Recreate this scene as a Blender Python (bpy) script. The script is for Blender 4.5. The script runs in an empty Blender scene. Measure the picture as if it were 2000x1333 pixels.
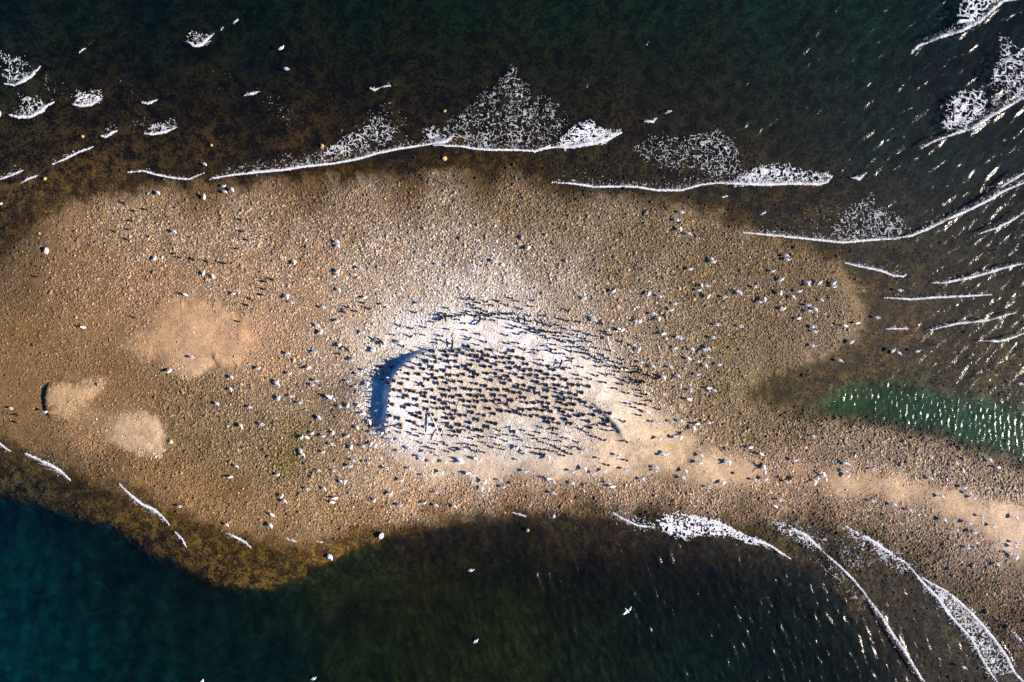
import bpy, math, random
import numpy as np

# ------------------------------------------------------------------ camera, sky, sun, exposure
scene = bpy.context.scene
COL = scene.collection
S = 0.06                                   # metres of ground per photograph pixel (2000 x 1333)
SUN_EL, SUN_AZ = 27.0, -9.5                # degrees: height above the horizon, direction from +X
cam_data = bpy.data.cameras.new("camera")
cam_data.sensor_width = 36.0
cam_data.lens = 28.0
cam_data.clip_end = 4000.0
cam = bpy.data.objects.new("camera", cam_data)
cam.location = (0.0, 0.0, 60.0 * 28.0 / 18.0)
COL.objects.link(cam)
scene.camera = cam

world = bpy.data.worlds.new("World")
scene.world = world
world.use_nodes = True
wn = world.node_tree
bg = wn.nodes["Background"]
sky = wn.nodes.new("ShaderNodeTexSky")
sky.sky_type = 'NISHITA'
sky.sun_disc = False
sky.sun_elevation = math.radians(SUN_EL)
sky.sun_rotation = math.radians(90.0 - SUN_AZ)
sky.air_density = 1.0
sky.dust_density = 0.1
sky.ozone_density = 4.0
tint = wn.nodes.new("ShaderNodeMix")                      # blue tint added to the sky to turn the shadows deep blue
tint.data_type = 'RGBA'; tint.blend_type = 'MULTIPLY'; tint.inputs[0].default_value = 1.0
tint.inputs[7].default_value = (0.20, 0.92, 1.70, 1.0)
wn.links.new(sky.outputs[0], tint.inputs[6])
wn.links.new(tint.outputs[2], bg.inputs[0])
bg.inputs[1].default_value = 0.05 * 0.8

sun_data = bpy.data.lights.new("sun", 'SUN')
sun_data.energy = 5.0
sun_data.angle = math.radians(0.5)
sun_data.color = (1.0, 0.86, 0.70)
sun = bpy.data.objects.new("sun", sun_data)
sun.rotation_euler = (0.0, math.radians(90.0 - SUN_EL), math.radians(SUN_AZ))
COL.objects.link(sun)

scene.view_settings.view_transform = 'Standard'
scene.view_settings.look = 'None'
scene.view_settings.gamma = 1.0
scene.view_settings.exposure = 1.0
scene.cycles.max_bounces = 6
scene.cycles.transparent_max_bounces = 8
scene.cycles.caustics_reflective = False
scene.cycles.caustics_refractive = False
KLIN = np.array([1.45, 1.36, 1.32])        # photographed linear colour of a surface of albedo 1 in this light
GAIN = {'sea': (0.50, 0.46, 0.24), 'pool': (0.22, 0.56, 0.30), 'deep': (0.78, 0.74, 0.40), 'land': (1.0, 1.0, 1.0)}   # reflected sky and sparkle add to these

rng = np.random.default_rng(7)
random.seed(7)

# ------------------------------------------------------------------ small helpers
def P2W(px, py):
    return (np.asarray(px, float) - 1000.0) * S, (666.5 - np.asarray(py, float)) * S

def pts(s):
    return np.array([[float(a) for a in q.split(',')] for q in s.split()], float)

def srgb2lin(c):
    c = np.asarray(c, float)
    return np.where(c <= 0.04045, c / 12.92, ((c + 0.055) / 1.055) ** 2.4)

def smooth(a, b, x):
    t = np.clip((x - a) / (b - a), 0, 1)
    return t * t * (3 - 2 * t)

def inside(poly, x, y):
    r = np.zeros(x.shape, bool)
    n = len(poly)
    for i in range(n):
        x0, y0 = poly[i]; x1, y1 = poly[(i + 1) % n]
        if y0 == y1:
            continue
        c = ((y0 > y) != (y1 > y)) & (x < (x1 - x0) * (y - y0) / (y1 - y0) + x0)
        r ^= c
    return r

def linedist(line, x, y, closed=False):
    """distance to a polyline and the run length at the nearest point"""
    best = np.full(x.shape, 1e9); run = np.zeros(x.shape); side = np.zeros(x.shape); acc = 0.0
    n = len(line)
    for i in range(n if closed else n - 1):
        x0, y0 = line[i]; x1, y1 = line[(i + 1) % n]
        dx, dy = x1 - x0, y1 - y0
        L2 = dx * dx + dy * dy + 1e-9
        t = np.clip(((x - x0) * dx + (y - y0) * dy) / L2, 0, 1)
        ex, ey = x - x0 - t * dx, y - y0 - t * dy
        d = np.hypot(ex, ey)
        m = d < best
        best = np.where(m, d, best)
        run = np.where(m, acc + t * math.sqrt(L2), run)
        side = np.where(m, np.sign(dx * ey - dy * ex), side)
        acc += math.sqrt(L2)
    return best, run, side, acc

def sdist(poly, x, y):
    d = linedist(poly, x, y, True)[0]
    return np.where(inside(poly, x, y), d, -d)

def hash2(ix, iy, seed):
    h = (ix.astype(np.int64) * 374761393 + iy.astype(np.int64) * 668265263 + seed * 974634773) & 0xffffffff
    h = ((h ^ (h >> 13)) * 1274126177) & 0xffffffff
    h = ((h ^ (h >> 16)) * 2246822519) & 0xffffffff
    return ((h ^ (h >> 15)) & 0xffffff) / float(0xffffff)

def vnoise(x, y, seed=0):
    ix = np.floor(x); iy = np.floor(y)
    fx = x - ix; fy = y - iy
    fx = fx * fx * fx * (fx * (fx * 6 - 15) + 10); fy = fy * fy * fy * (fy * (fy * 6 - 15) + 10)
    a = hash2(ix, iy, seed); b = hash2(ix + 1, iy, seed)
    c = hash2(ix, iy + 1, seed); d = hash2(ix + 1, iy + 1, seed)
    return (a + (b - a) * fx) * (1 - fy) + (c + (d - c) * fx) * fy

def fbm(x, y, seed=0, octv=4):
    s = np.zeros(np.shape(x)); a = 0.5; t = 0
    for o in range(octv):
        s = s + a * vnoise(x * 2 ** o + 17.3 * o, y * 2 ** o - 9.1 * o, seed + o); t += a; a *= 0.5
    return s / t

def shepard(ctrl, vals, x, y, soft=22.0, power=3.2):
    num = np.zeros(x.shape + (vals.shape[1],)); den = np.zeros(x.shape)
    for (cx, cy), v in zip(ctrl, vals):
        w = 1.0 / ((x - cx) ** 2 + (y - cy) ** 2 + soft * soft) ** (power / 2)
        num += w[..., None] * v; den += w
    return num / den[..., None]

class Grid:
    """regular photograph-pixel grid with bilinear lookup"""
    def __init__(self, step, pad):
        self.step = step
        self.x = np.arange(-pad, 2000 + pad + 0.1, step); self.y = np.arange(-pad, 1333 + pad + 0.1, step)
        self.X, self.Y = np.meshgrid(self.x, self.y)
    def at(self, F, px, py):
        u = np.clip((np.asarray(px, float) - self.x[0]) / self.step, 0, len(self.x) - 1.001)
        v = np.clip((np.asarray(py, float) - self.y[0]) / self.step, 0, len(self.y) - 1.001)
        i = u.astype(int); j = v.astype(int); fu = u - i; fv = v - j
        if F.ndim == 3:
            fu = fu[..., None]; fv = fv[..., None]
        return (F[j, i] * (1 - fu) + F[j, i + 1] * fu) * (1 - fv) + (F[j + 1, i] * (1 - fu) + F[j + 1, i + 1] * fu) * fv

def mesh_arrays(name, V, faces, mats=None, smooth_shade=False, mat_index=None):
    """faces: list of (n, k) int arrays"""
    me = bpy.data.meshes.new(name)
    V = np.ascontiguousarray(V, np.float32)
    me.vertices.add(len(V)); me.vertices.foreach_set('co', V.ravel())
    loops = np.concatenate([f.ravel() for f in faces]).astype(np.int32)
    tot = np.concatenate([np.full(len(f), f.shape[1]) for f in faces]).astype(np.int32)
    start = np.concatenate([[0], np.cumsum(tot)[:-1]]).astype(np.int32)
    me.loops.add(len(loops)); me.loops.foreach_set('vertex_index', loops)
    me.polygons.add(len(tot)); me.polygons.foreach_set('loop_start', start)
    try:
        me.polygons.foreach_set('loop_total', tot)
    except Exception:
        pass
    me.polygons.foreach_set('use_smooth', np.full(len(tot), smooth_shade, bool))
    if mat_index is not None:
        me.polygons.foreach_set('material_index', np.asarray(mat_index, np.int32))
    for m in mats or []:
        me.materials.append(m)
    me.update(calc_edges=True)
    return me

def color_attr(me, name, C):
    a = me.attributes.new(name, 'FLOAT_COLOR', 'POINT')
    a.data.foreach_set('color', np.concatenate([C, np.ones((len(C), 1))], 1).astype(np.float32).ravel())

def float_attr(me, name, F):
    a = me.attributes.new(name, 'FLOAT', 'POINT')
    a.data.foreach_set('value', np.asarray(F, np.float32).ravel())

def link(name, me, loc=(0, 0, 0), rz=0.0, sc=1.0):
    o = bpy.data.objects.new(name, me)
    o.location = loc; o.rotation_euler = (0, 0, rz); o.scale = (sc, sc, sc)
    COL.objects.link(o)
    return o

def tag(o, label=None, cat=None, group=None, kind=None):
    for k, v in (('label', label), ('category', cat), ('group', group), ('kind', kind)):
        if v:
            o[k] = v
    return o

def new_mat(name):
    m = bpy.data.materials.new(name); m.use_nodes = True
    nt = m.node_tree
    for n in list(nt.nodes):
        nt.nodes.remove(n)
    out = nt.nodes.new('ShaderNodeOutputMaterial')
    return m, nt, out

def node(nt, typ, **kw):
    n = nt.nodes.new(typ)
    for k, v in kw.items():
        if k.startswith('i_'):
            n.inputs[k[2:].replace('_', ' ')].default_value = v
        else:
            setattr(n, k, v)
    return n
# ------------------------------------------------------------------ survey of the place, in photograph pixels
# x,y,r,g,b : average tone of sand, gravel, seabed and water; left of the bank crest, dark gravel with long shadows painted in
TONE = pts("""
0,0,12,32,38 150,30,18,35,30 300,20,12,32,30 500,20,14,34,28 700,20,14,34,26 900,20,14,36,26 1100,20,16,40,32 1300,20,16,42,38 1500,20,18,48,48 1700,20,18,50,52 1850,20,16,44,54 1980,80,18,36,52
0,120,28,40,42 150,120,30,32,22 300,110,20,28,24 500,110,18,26,20 700,110,20,28,18 900,110,22,30,18 1100,110,24,32,20 1300,110,20,34,26 1500,120,20,42,40 1700,130,20,44,48 1850,150,18,34,48 1950,130,26,36,50
50,230,48,44,34 200,220,44,36,24 350,210,34,30,22 500,210,28,26,18 700,200,30,28,18 900,200,32,30,18 1100,180,30,32,18 1300,180,28,32,20 1450,200,26,34,28 1600,220,26,40,42 1750,230,16,40,48 1900,240,18,36,50
50,300,56,46,34 200,290,60,46,32 350,280,50,40,26 500,280,44,34,22 650,270,46,36,24 800,250,42,34,24 950,250,44,40,30 1100,230,36,34,22 1250,270,38,32,22 1400,280,36,32,22 1550,280,30,34,30 1700,300,18,40,48 1850,330,16,38,50 1980,320,18,34,50
50,370,82,66,50 200,350,96,74,50 400,320,72,56,38 600,300,60,46,30 650,345,88,64,30 900,320,80,60,28 1000,330,76,58,28 1150,335,56,46,28 1300,340,48,40,26 1450,330,50,44,34 1550,390,52,42,26 1700,380,36,34,32 1850,400,26,36,44 1960,420,30,36,46
1100,370,88,68,36 1300,390,78,60,32 1420,420,72,58,32 1550,440,58,46,28 1700,430,46,42,38 1600,490,76,58,34 1700,500,54,46,34 1850,490,46,44,44 1980,480,42,44,50
1680,560,82,64,36 1800,560,62,50,38 1950,560,52,46,42 1750,640,78,60,38 1900,620,60,50,42 1980,640,62,56,48
1700,700,82,64,40 1850,700,68,56,46 1960,720,86,74,64 1560,740,88,74,40 1500,770,84,70,36 1620,700,84,66,38
1600,790,92,88,46 1660,770,78,96,56 1720,780,56,84,62 1800,800,40,82,68 1900,830,34,84,72 1980,860,32,86,74 1980,790,66,68,60 1800,750,68,62,50 1700,820,74,72,48 1850,865,70,62,46
100,400,100,80,56 50,480,112,88,60 30,560,116,90,62 150,460,154,118,82 250,440,162,132,98 350,470,168,136,102 450,440,170,138,104 550,420,158,126,90 700,420,156,128,98 850,410,164,140,110 1000,410,148,120,84 1100,430,146,120,86 1250,450,140,114,78 1400,480,136,110,76 1500,500,136,110,74 600,375,112,86,50 800,370,120,92,54 950,360,108,82,44 400,385,120,92,56
150,560,152,116,76 300,560,170,130,92 450,550,178,140,100 600,520,178,142,104 750,500,180,152,122 900,500,178,152,124 1050,520,168,142,112 1200,540,152,124,88 1350,550,146,120,82 1500,580,148,122,88 1600,560,138,114,82 1620,630,150,126,98 1500,660,140,116,84 1400,660,148,122,84 1300,640,164,136,102
200,640,158,120,78 330,620,198,156,114 420,650,210,168,128 500,660,196,152,110 600,600,184,146,108 700,600,198,168,138 800,560,198,174,150 900,560,208,190,172 1000,570,206,186,168 1100,600,188,162,134 1200,620,178,148,116
50,650,132,102,62 100,700,142,108,66 20,760,134,100,64 60,850,126,98,62 270,680,200,158,116 380,710,208,168,130 220,720,138,104,64 150,790,200,162,120 190,750,206,168,128 178,808,178,142,98 205,835,182,146,104 110,780,204,166,124 250,840,204,170,132 300,850,210,176,140 180,850,170,130,84 280,780,146,112,70 350,790,138,110,70 430,780,146,118,84 520,700,188,146,104 560,690,186,146,104 650,690,190,158,126
400,880,138,114,72 500,850,144,120,86 580,840,132,112,64 600,780,166,136,102 560,900,136,114,64 640,880,160,130,94 450,950,136,106,62 380,950,160,120,66 300,910,150,112,64 220,910,120,94,58 270,960,114,88,54 130,900,112,88,60 60,900,92,78,58 200,990,92,74,46 320,980,118,92,58 430,1000,162,122,72 550,990,166,128,80 650,1000,170,132,82 550,1050,142,110,68 400,1040,102,78,42 340,1070,84,66,38 480,1100,96,74,38 560,1110,98,78,40 620,1060,140,106,64 720,1010,162,122,78 250,1050,78,60,36
720,680,208,188,166 800,650,226,214,202 900,640,230,220,212 1000,650,230,220,212 1100,690,232,220,210 1170,740,234,216,198 1220,790,226,204,178 800,800,230,220,214 760,800,230,220,214 820,850,226,214,206 900,860,216,204,192 1000,850,214,204,192 1100,850,212,196,182 900,760,208,190,172 1000,760,200,178,156 960,790,198,174,152 1100,790,208,188,168 860,700,226,214,204 1000,700,220,206,194 740,760,230,218,208 730,800,214,196,176
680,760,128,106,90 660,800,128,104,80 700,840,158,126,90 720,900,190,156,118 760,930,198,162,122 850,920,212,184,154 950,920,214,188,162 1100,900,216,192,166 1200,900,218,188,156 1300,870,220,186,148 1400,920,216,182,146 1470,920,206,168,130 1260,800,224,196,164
1300,760,160,132,98 1400,760,138,114,78 1250,720,172,142,108 1420,830,152,124,88 1380,800,160,130,94 1480,850,152,124,86 1550,840,144,118,80 1650,860,162,136,104 1750,880,166,140,108 1850,920,168,140,112 1950,940,168,142,112 1600,880,166,136,104
1550,920,196,158,120 1650,940,208,172,136 1750,950,212,176,140 1850,970,210,174,140 1950,1000,216,182,150 1980,1050,208,178,150 1550,960,180,144,108 1700,990,178,146,112 1800,1010,180,148,116 1900,1060,180,150,122 1980,1130,152,124,98
800,960,196,154,108 900,965,182,142,98 1000,970,170,130,86 1100,970,162,122,82 1200,960,186,148,110 1300,960,184,148,110 1400,960,188,152,116 850,990,150,112,70 1000,990,124,92,56 1150,985,118,88,56 1300,985,128,98,66 1450,990,134,106,74 1600,1000,134,106,76 1700,1040,126,102,74 1800,1070,132,108,80 1900,1140,128,104,78 1980,1200,112,90,68 1950,1230,80,64,50
30,1020,4,34,58 120,1010,4,28,48 50,1100,4,46,70 30,1250,4,50,78 150,1150,4,38,54 150,1280,4,44,62 250,1120,6,24,36 300,1200,8,36,44 300,1300,6,36,46 400,1150,10,22,26 420,1220,10,32,36 450,1310,10,34,40 550,1200,16,34,30 550,1280,10,30,36 650,1150,36,44,24 750,1130,40,46,22 700,1200,28,32,24 700,1280,26,40,24 850,1140,36,38,20 850,1080,28,24,14 800,1060,42,32,17 950,1060,34,28,16 1000,1100,20,22,16 900,1200,30,36,20 1000,1200,36,41,23 1000,1270,37,45,25 900,1300,31,40,25 1100,1060,48,38,20 1150,1120,18,18,16 1200,1060,44,34,18 1100,1200,24,32,20 1150,1300,23,37,28 1250,1200,16,28,26 1300,1110,16,18,18 1350,1300,16,36,36 1400,1150,12,18,22 1450,1250,14,30,34 1350,1060,36,28,17 1550,1150,14,22,26 1550,1250,16,30,30 1600,1120,30,28,20 1650,1250,18,26,26 1700,1290,20,28,26 1620,1080,70,56,36 1550,1050,92,76,54 1680,1100,80,64,42 1750,1170,58,46,34 1780,1250,38,32,28 1850,1290,46,42,36 1880,1240,74,64,52 1930,1330,60,52,44 1250,1040,60,46,26 1470,1075,40,32,18
60,955,60,56,46 150,985,70,58,40
""")
DEEP = pts("0,965 60,983 130,1000 200,1022 240,1046 275,1072 330,1097 390,1126 450,1150 520,1152 580,1130 650,1090 700,1068 760,1050 830,1035 1000,1018 1100,1028 1200,1042 1300,1052 1400,1056 1480,1070 1560,1102 1640,1172 1700,1250 1760,1345 1760,2400 -1500,2400 -1500,800")
SAND_A = pts("245,675 260,655 300,640 292,612 312,588 370,580 430,590 480,620 502,650 488,690 470,717 432,712 425,718 400,735 360,735 330,725 310,700 270,697")
SAND_B = pts("101,765 112,748 150,750 180,738 212,740 207,765 182,785 192,802 230,804 270,798 308,812 328,842 326,875 308,897 275,887 240,872 200,850 160,826 135,816 112,806 101,788")
SAND_C = pts("190,850 218,830 238,805 270,800 305,815 328,845 325,880 305,895 270,882 240,872")
POOL = pts("1585,808 1600,782 1640,757 1680,747 1740,750 1800,760 1900,782 2000,806 2200,850 2200,940 2000,895 1950,882 1880,858 1800,836 1720,823 1640,815")
SAND_T = pts("1120,700 1160,705 1215,745 1262,775 1310,815 1365,860 1420,890 1480,908 1490,925 1450,940 1350,940 1250,935 1150,925 1000,930 900,925 800,905 760,885 850,880 1000,890 1120,880 1180,860 1190,800")
SPIT = pts("1540,915 1620,925 1720,935 1820,950 1900,970 2000,990 2100,1020 2100,1130 2000,1100 1940,1060 1860,1015 1780,985 1680,965 1580,950")
RING = pts("742,842 738,790 750,740 790,690 840,645 900,622 1000,628 1080,660 1140,690 1165,720 1190,780 1195,830 1150,868 1000,880 880,880 800,868")
LAND = pts("-1500,650 0,520 60,455 130,412 200,388 300,374 450,368 600,357 750,352 900,347 1050,357 1150,382 1250,397 1350,412 1420,437 1500,468 1580,492 1640,520 1670,560 1690,610 1672,660 1640,690 1560,715 1490,732 1465,765 1480,800 1560,812 1640,818 1720,836 1800,853 1900,891 2000,920 3400,1350 3400,2300 2000,1278 1930,1208 1880,1172 1830,1132 1780,1087 1720,1055 1660,1030 1560,1012 1480,1012 1400,1010 1300,998 1200,992 1100,992 1000,996 900,1002 800,1012 700,1032 620,1056 540,1056 470,1040 400,1012 330,977 270,952 200,936 120,906 50,872 0,850 -1500,780")
# x,y,density of stones,size of stones in metres
STONES = pts("""
100,430,.25,.16 60,500,.35,.17 200,420,.7,.18 300,450,.95,.2 450,450,1,.2 600,400,.9,.2 700,430,1,.21 850,420,1,.22 1000,420,1,.22 1100,430,1,.22 1250,450,.95,.2 1400,480,.9,.19 1500,500,.9,.18 1600,560,.85,.18
450,355,.2,.17 600,345,.25,.17 750,335,.25,.18 900,335,.3,.18 1050,345,.45,.18 1200,385,.4,.18 1350,400,.35,.16 1500,450,.2,.15 1650,520,.25,.15 250,370,.2,.17 120,370,.07,.17
150,560,.7,.17 300,560,.8,.17 450,540,.9,.17 600,520,.95,.19 750,500,1,.21 900,500,1,.2 1050,500,1,.21 1200,540,1,.2 1350,560,.95,.19 1500,580,.95,.18 1600,640,.9,.17 1500,690,.8,.15 1400,650,1,.18
200,640,.6,.15 370,640,.3,.1 420,690,.2,.1 500,660,.5,.13 600,600,.65,.15 700,600,.75,.17 800,570,.8,.18 900,565,.7,.18 1000,570,.6,.17 1100,600,.7,.17 1200,640,.85,.19
50,650,.6,.15 100,700,.6,.14 30,780,.35,.12 60,860,.45,.13 150,770,.3,.11 180,805,.8,.14 200,830,.8,.15 250,840,.3,.11 290,850,.2,.1 180,850,.6,.16 280,780,.65,.14 350,780,.95,.19 430,780,1,.21 520,740,.9,.18 600,720,.75,.17
400,880,1,.2 500,860,1,.21 600,840,1,.2 640,780,1,.19 560,920,1,.21 450,950,.6,.15 380,950,.7,.14 300,910,.9,.18 200,900,.8,.18 250,950,.3,.15 150,930,.25,.15 430,1000,.8,.15 550,1000,.9,.16 650,1000,.95,.18
690,760,1,.19 700,840,1,.2 720,910,.75,.17 760,940,.5,.15 680,900,1,.2 850,930,.3,.12 950,930,.3,.12 1100,920,.3,.12 1200,910,.3,.12
750,690,.5,.15 800,650,.35,.13 900,640,.2,.11 1000,655,.2,.11 1100,690,.25,.12 1180,740,.2,.11 1230,800,.2,.11 800,800,.45,.13 850,850,.5,.14 950,850,.5,.14 1100,850,.5,.14 900,760,.4,.14 1000,780,.4,.14 1100,790,.4,.14 760,780,.2,.12
1180,690,.8,.2 1220,710,1,.24 1260,730,1,.24 1260,690,.9,.2 1300,780,.95,.22 1350,800,1,.22 1400,760,1,.2 1420,840,1,.22 1480,860,1,.22 1550,840,1,.24 1650,860,1,.23 1750,880,1,.24 1850,920,1,.24 1950,950,1,.24
1300,870,.2,.11 1400,920,.2,.11 1460,920,.2,.11 1550,920,.6,.16 1650,945,.3,.12 1750,955,.25,.12 1850,980,.25,.12 1960,1010,.15,.1 1980,1060,.2,.1
1550,970,.8,.18 1700,1000,.9,.18 1800,1020,.7,.17 1900,1070,.6,.17 1700,1050,1,.22 1800,1080,1,.22 1900,1140,1,.21 1980,1190,1,.2
800,965,1,.19 900,970,1,.2 1000,975,1,.21 1100,980,1,.22 1200,970,1,.2 1300,970,1,.2 1400,975,1,.2 1000,995,.9,.19 1300,995,.9,.2 1500,1000,1,.22 1600,1010,1,.21 800,990,1,.19
1700,600,.22,.13 1800,600,.13,.12 1750,690,.12,.12 1850,700,.3,.13 1940,720,.7,.15 1980,740,.6,.15 1620,730,.12,.12 1520,770,.05,.11 1720,745,.2,.12 1900,620,.12,.12 1960,650,.2,.12
0,300,.0,.15 400,250,.0,.15 1000,200,0,.15 1500,250,0,.15 1900,300,0,.15 1700,450,.05,.15 0,1100,0,.15 300,1080,.02,.15 400,1070,.1,.15 500,1090,.15,.15 600,1080,.25,.15 700,1200,0,.15 1000,1100,0,.15 1300,1100,0,.15 1700,1200,.05,.16 1850,1200,.1,.16 900,1040,.1,.16 1100,1030,.15,.16
""")
# breaking wave crests: half width px, lace fall-off px towards the sea, points
CREST = [
 (3.5,10,"8,164 30,168 50,159 68,146 79,130"), (4.5,12,"18,225 38,231 60,231 85,218 95,206 106,200"), (4,12,"141,204 160,209 180,207 199,192"),
 (2.6,4,"277,201 290,204 306,196"), (3,10,"281,261 300,264 325,259 343,250"), (3.5,6,"197,266 207,270 229,256"),
 (1.8,8,"103,321 125,313 155,298 175,291 182,287"), (4,9,"365,80 380,92 395,90 410,75 418,66"), (2.2,2,"457,47 463,42 466,38"), (1.8,2,"432,60 437,53"), (2.2,3,"155,104 162,100 167,95"),
 (3,5,"477,187 497,184 507,179"), (3,5,"721,172 732,178 742,172"), (1.5,3,"742,172 752,170 762,168"),
 (2.2,14,"430,346 500,338 556,333 600,326 650,321 700,312 740,300 780,292 830,284 846,281"), (4.5,10,"838,282 860,281 874,278 886,266"), (1.8,10,"846,284 870,286 900,287 930,292 960,294 1000,294 1045,296 1075,285"),
 (3.5,9,"1043,298 1060,293 1080,289"), (6.5,14,"1075,289 1120,289 1160,282 1190,274 1214,260"), (3,6,"1258,238 1275,240 1285,231"), (2,3,"1300,222 1313,217"),
 (3.5,5,"1780,106 1792,93 1812,84"), (5,12,"1808,86 1835,75 1880,62 1912,45 1940,20 1960,4 1995,-2"), (3,6,"1798,291 1830,275 1850,268"), (5,12,"1848,268 1870,262 1900,252 1940,225 1970,210 2010,186"),
 (2.4,8,"0,351 25,343 47,333"), (1.6,5,"42,358 60,349 75,343"), (1.3,6,"250,337 280,335 310,343 340,349 370,351 400,338"), (1.6,6,"410,351 440,345"),
 (1.8,12,"1078,357 1120,360 1160,366 1240,366 1285,373 1330,373 1370,362 1400,358"), (3.6,14,"1400,358 1450,361 1500,362 1560,360 1600,362 1616,357 1626,344"), (1.2,3,"1410,387 1422,383"), (1.3,3,"1484,421 1498,414"),
 (3,5,"1662,348 1680,351 1692,338"), (2,12,"1450,455 1500,460 1560,466 1600,470 1645,475 1700,470 1750,467"), (3,9,"1745,467 1780,462 1810,450 1850,430 1890,413 1930,393 1960,375 2005,356"), (3,8,"1955,367 1980,352 2005,336"), (1.6,6,"1910,458 1945,447 1980,430 2005,412"),
 (2.2,9,"1650,514 1680,522 1720,530 1745,540 1765,541 1771,536"), (2.6,8,"1820,553 1845,554 1880,547 1910,540 1950,528 1980,520 2005,515"), (2.2,7,"1725,582 1780,586 1830,582 1880,580 1938,576"),
 (1.1,6,"1730,643 1775,643"), (1.3,7,"1815,646 1870,633 1930,627 1985,611"), (2.2,6,"1915,666 1950,668 1975,662 2005,650"),
 (1.5,5,"-5,862 22,882"), (3.6,9,"50,885 70,893 100,907 120,919 139,939"), (3.2,10,"234,945 255,965 280,985 302,994 320,1010 331,1026"), (1.6,5,"343,1040 357,1053 365,1070"), (2.6,8,"443,1040 465,1050 480,1058 491,1070"), (1.3,6,"560,1050 580,1058"), (1.1,4,"618,1056 634,1060"),
 (4.5,16,"1330,1004 1380,1013 1420,1028 1450,1043"), (3,8,"1445,1042 1490,1058 1510,1068 1526,1079 1545,1092"), (1.3,8,"1195,1000 1215,1012 1245,1026 1280,1030"), (1.0,4,"1000,1001 1015,1004 1027,1009"),
 (4,10,"1528,1020 1550,1032 1575,1045 1592,1061 1605,1075"), (2.2,7,"1608,1078 1640,1105 1670,1135 1690,1160"), (3.8,7,"1690,1160 1720,1200 1745,1240 1770,1275 1792,1312 1812,1340"),
 (6,16,"1650,1027 1690,1046 1730,1073 1770,1100"), (3.4,10,"1770,1100 1785,1115 1805,1140 1835,1170 1852,1197 1872,1222"), (3.6,14,"1800,1128 1850,1155 1880,1180 1910,1210 1940,1245 1965,1280 1982,1312 2005,1338"), (2.8,6,"1842,1178 1868,1215 1900,1250 1920,1290 1950,1335"), (2.6,6,"1958,1208 1980,1235 2006,1266"),
]
# fields of lacy foam: density, filament size px, outline
LACE = [
 (.55,7,"2,100 50,110 60,150 42,163 10,163"), (.6,7,"40,190 70,185 98,205 60,228 40,228"), (.16,9,"80,125 130,130 140,190 115,215 85,165"), (.8,5,"152,180 190,178 197,195 160,206 145,203"),
 (.12,9,"240,160 285,170 300,250 260,260"), (.6,5,"290,240 342,232 345,250 300,262 284,260"), (.5,4,"205,250 226,248 222,262 204,266"), (.7,5,"366,68 410,62 408,82 380,90"), (.12,7,"60,240 110,250 105,285 70,270"), (.12,7,"415,140 452,135 450,180 420,175"), (.15,7,"495,165 570,200 580,250 520,235"),
 (.5,6,"560,332 600,312 640,292 690,258 730,232 765,240 770,262 750,282 690,304 620,322"), (.2,7,"640,270 700,240 760,195 800,230 780,270 700,300"), (.65,5,"832,250 850,245 855,268 884,270 870,278 836,280"), (.2,6,"440,340 560,300 640,300 600,325 500,337"),
 (.36,6,"800,285 870,240 915,210 975,150 1005,130 1040,185 1095,205 1110,245 1065,280 1000,291 920,287 860,283"), (.3,6,"940,250 1050,240 1075,280 1000,292 940,290"),
 (1.0,5,"1098,272 1128,246 1150,240 1176,256 1213,258 1182,276 1100,290"), (.35,6,"1236,292 1290,254 1330,268 1400,248 1432,270 1452,322 1420,346 1330,336 1268,322"), (.3,6,"1360,270 1430,260 1450,340 1390,350"),
 (.9,7,"1872,52 1878,-5 1950,-5 1922,35 1890,56"), (.75,7,"1845,242 1850,205 1870,182 1918,172 1926,215 1892,246 1852,258"), (.6,7,"1940,205 1938,150 1958,105 1950,65 2005,100 2005,182 1962,208"),
 (.75,5,"1436,360 1450,335 1500,322 1560,332 1622,342 1610,358 1500,361"), (.25,6,"1200,362 1300,350 1400,340 1440,355 1330,370"), (.42,6,"1625,445 1660,400 1700,384 1750,420 1772,438 1762,464 1700,469 1640,473"), (.16,6,"1500,455 1600,400 1660,400 1640,470"), (.45,5,"1738,538 1750,524 1768,528 1766,540"), (.25,6,"1840,550 1870,530 1882,545"),
 (.13,7,"1880,450 2000,440 2000,520 1940,525"), (.25,6,"1910,365 2000,330 2000,350 1930,390"),
 (.35,4,"40,884 90,890 130,925 110,925"), (.3,4,"230,950 280,975 322,1020 260,985"),
 (1.15,5,"1282,1010 1320,1002 1372,1011 1412,1023 1432,1039 1482,1055 1500,1064 1420,1047 1380,1045 1330,1049 1292,1036"), (.45,5,"1150,1000 1290,1003 1290,1038 1240,1028 1190,1010"), (.7,5,"1500,1016 1560,1030 1600,1070 1560,1058 1520,1040"), (.35,5,"1470,1005 1560,1010 1640,1060 1600,1075 1530,1050"), (.55,5,"1630,1022 1700,1040 1790,1108 1760,1120 1690,1075"), (.35,5,"1600,1040 1660,1060 1720,1110 1660,1110"),
 (.6,5,"1800,1130 1850,1155 1920,1222 1980,1310 1940,1325 1880,1232"), (.3,5,"1560,1085 1640,1110 1700,1180 1680,1190 1600,1110"), (.4,4,"1960,1210 2000,1255 2000,1290"),
]
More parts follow.
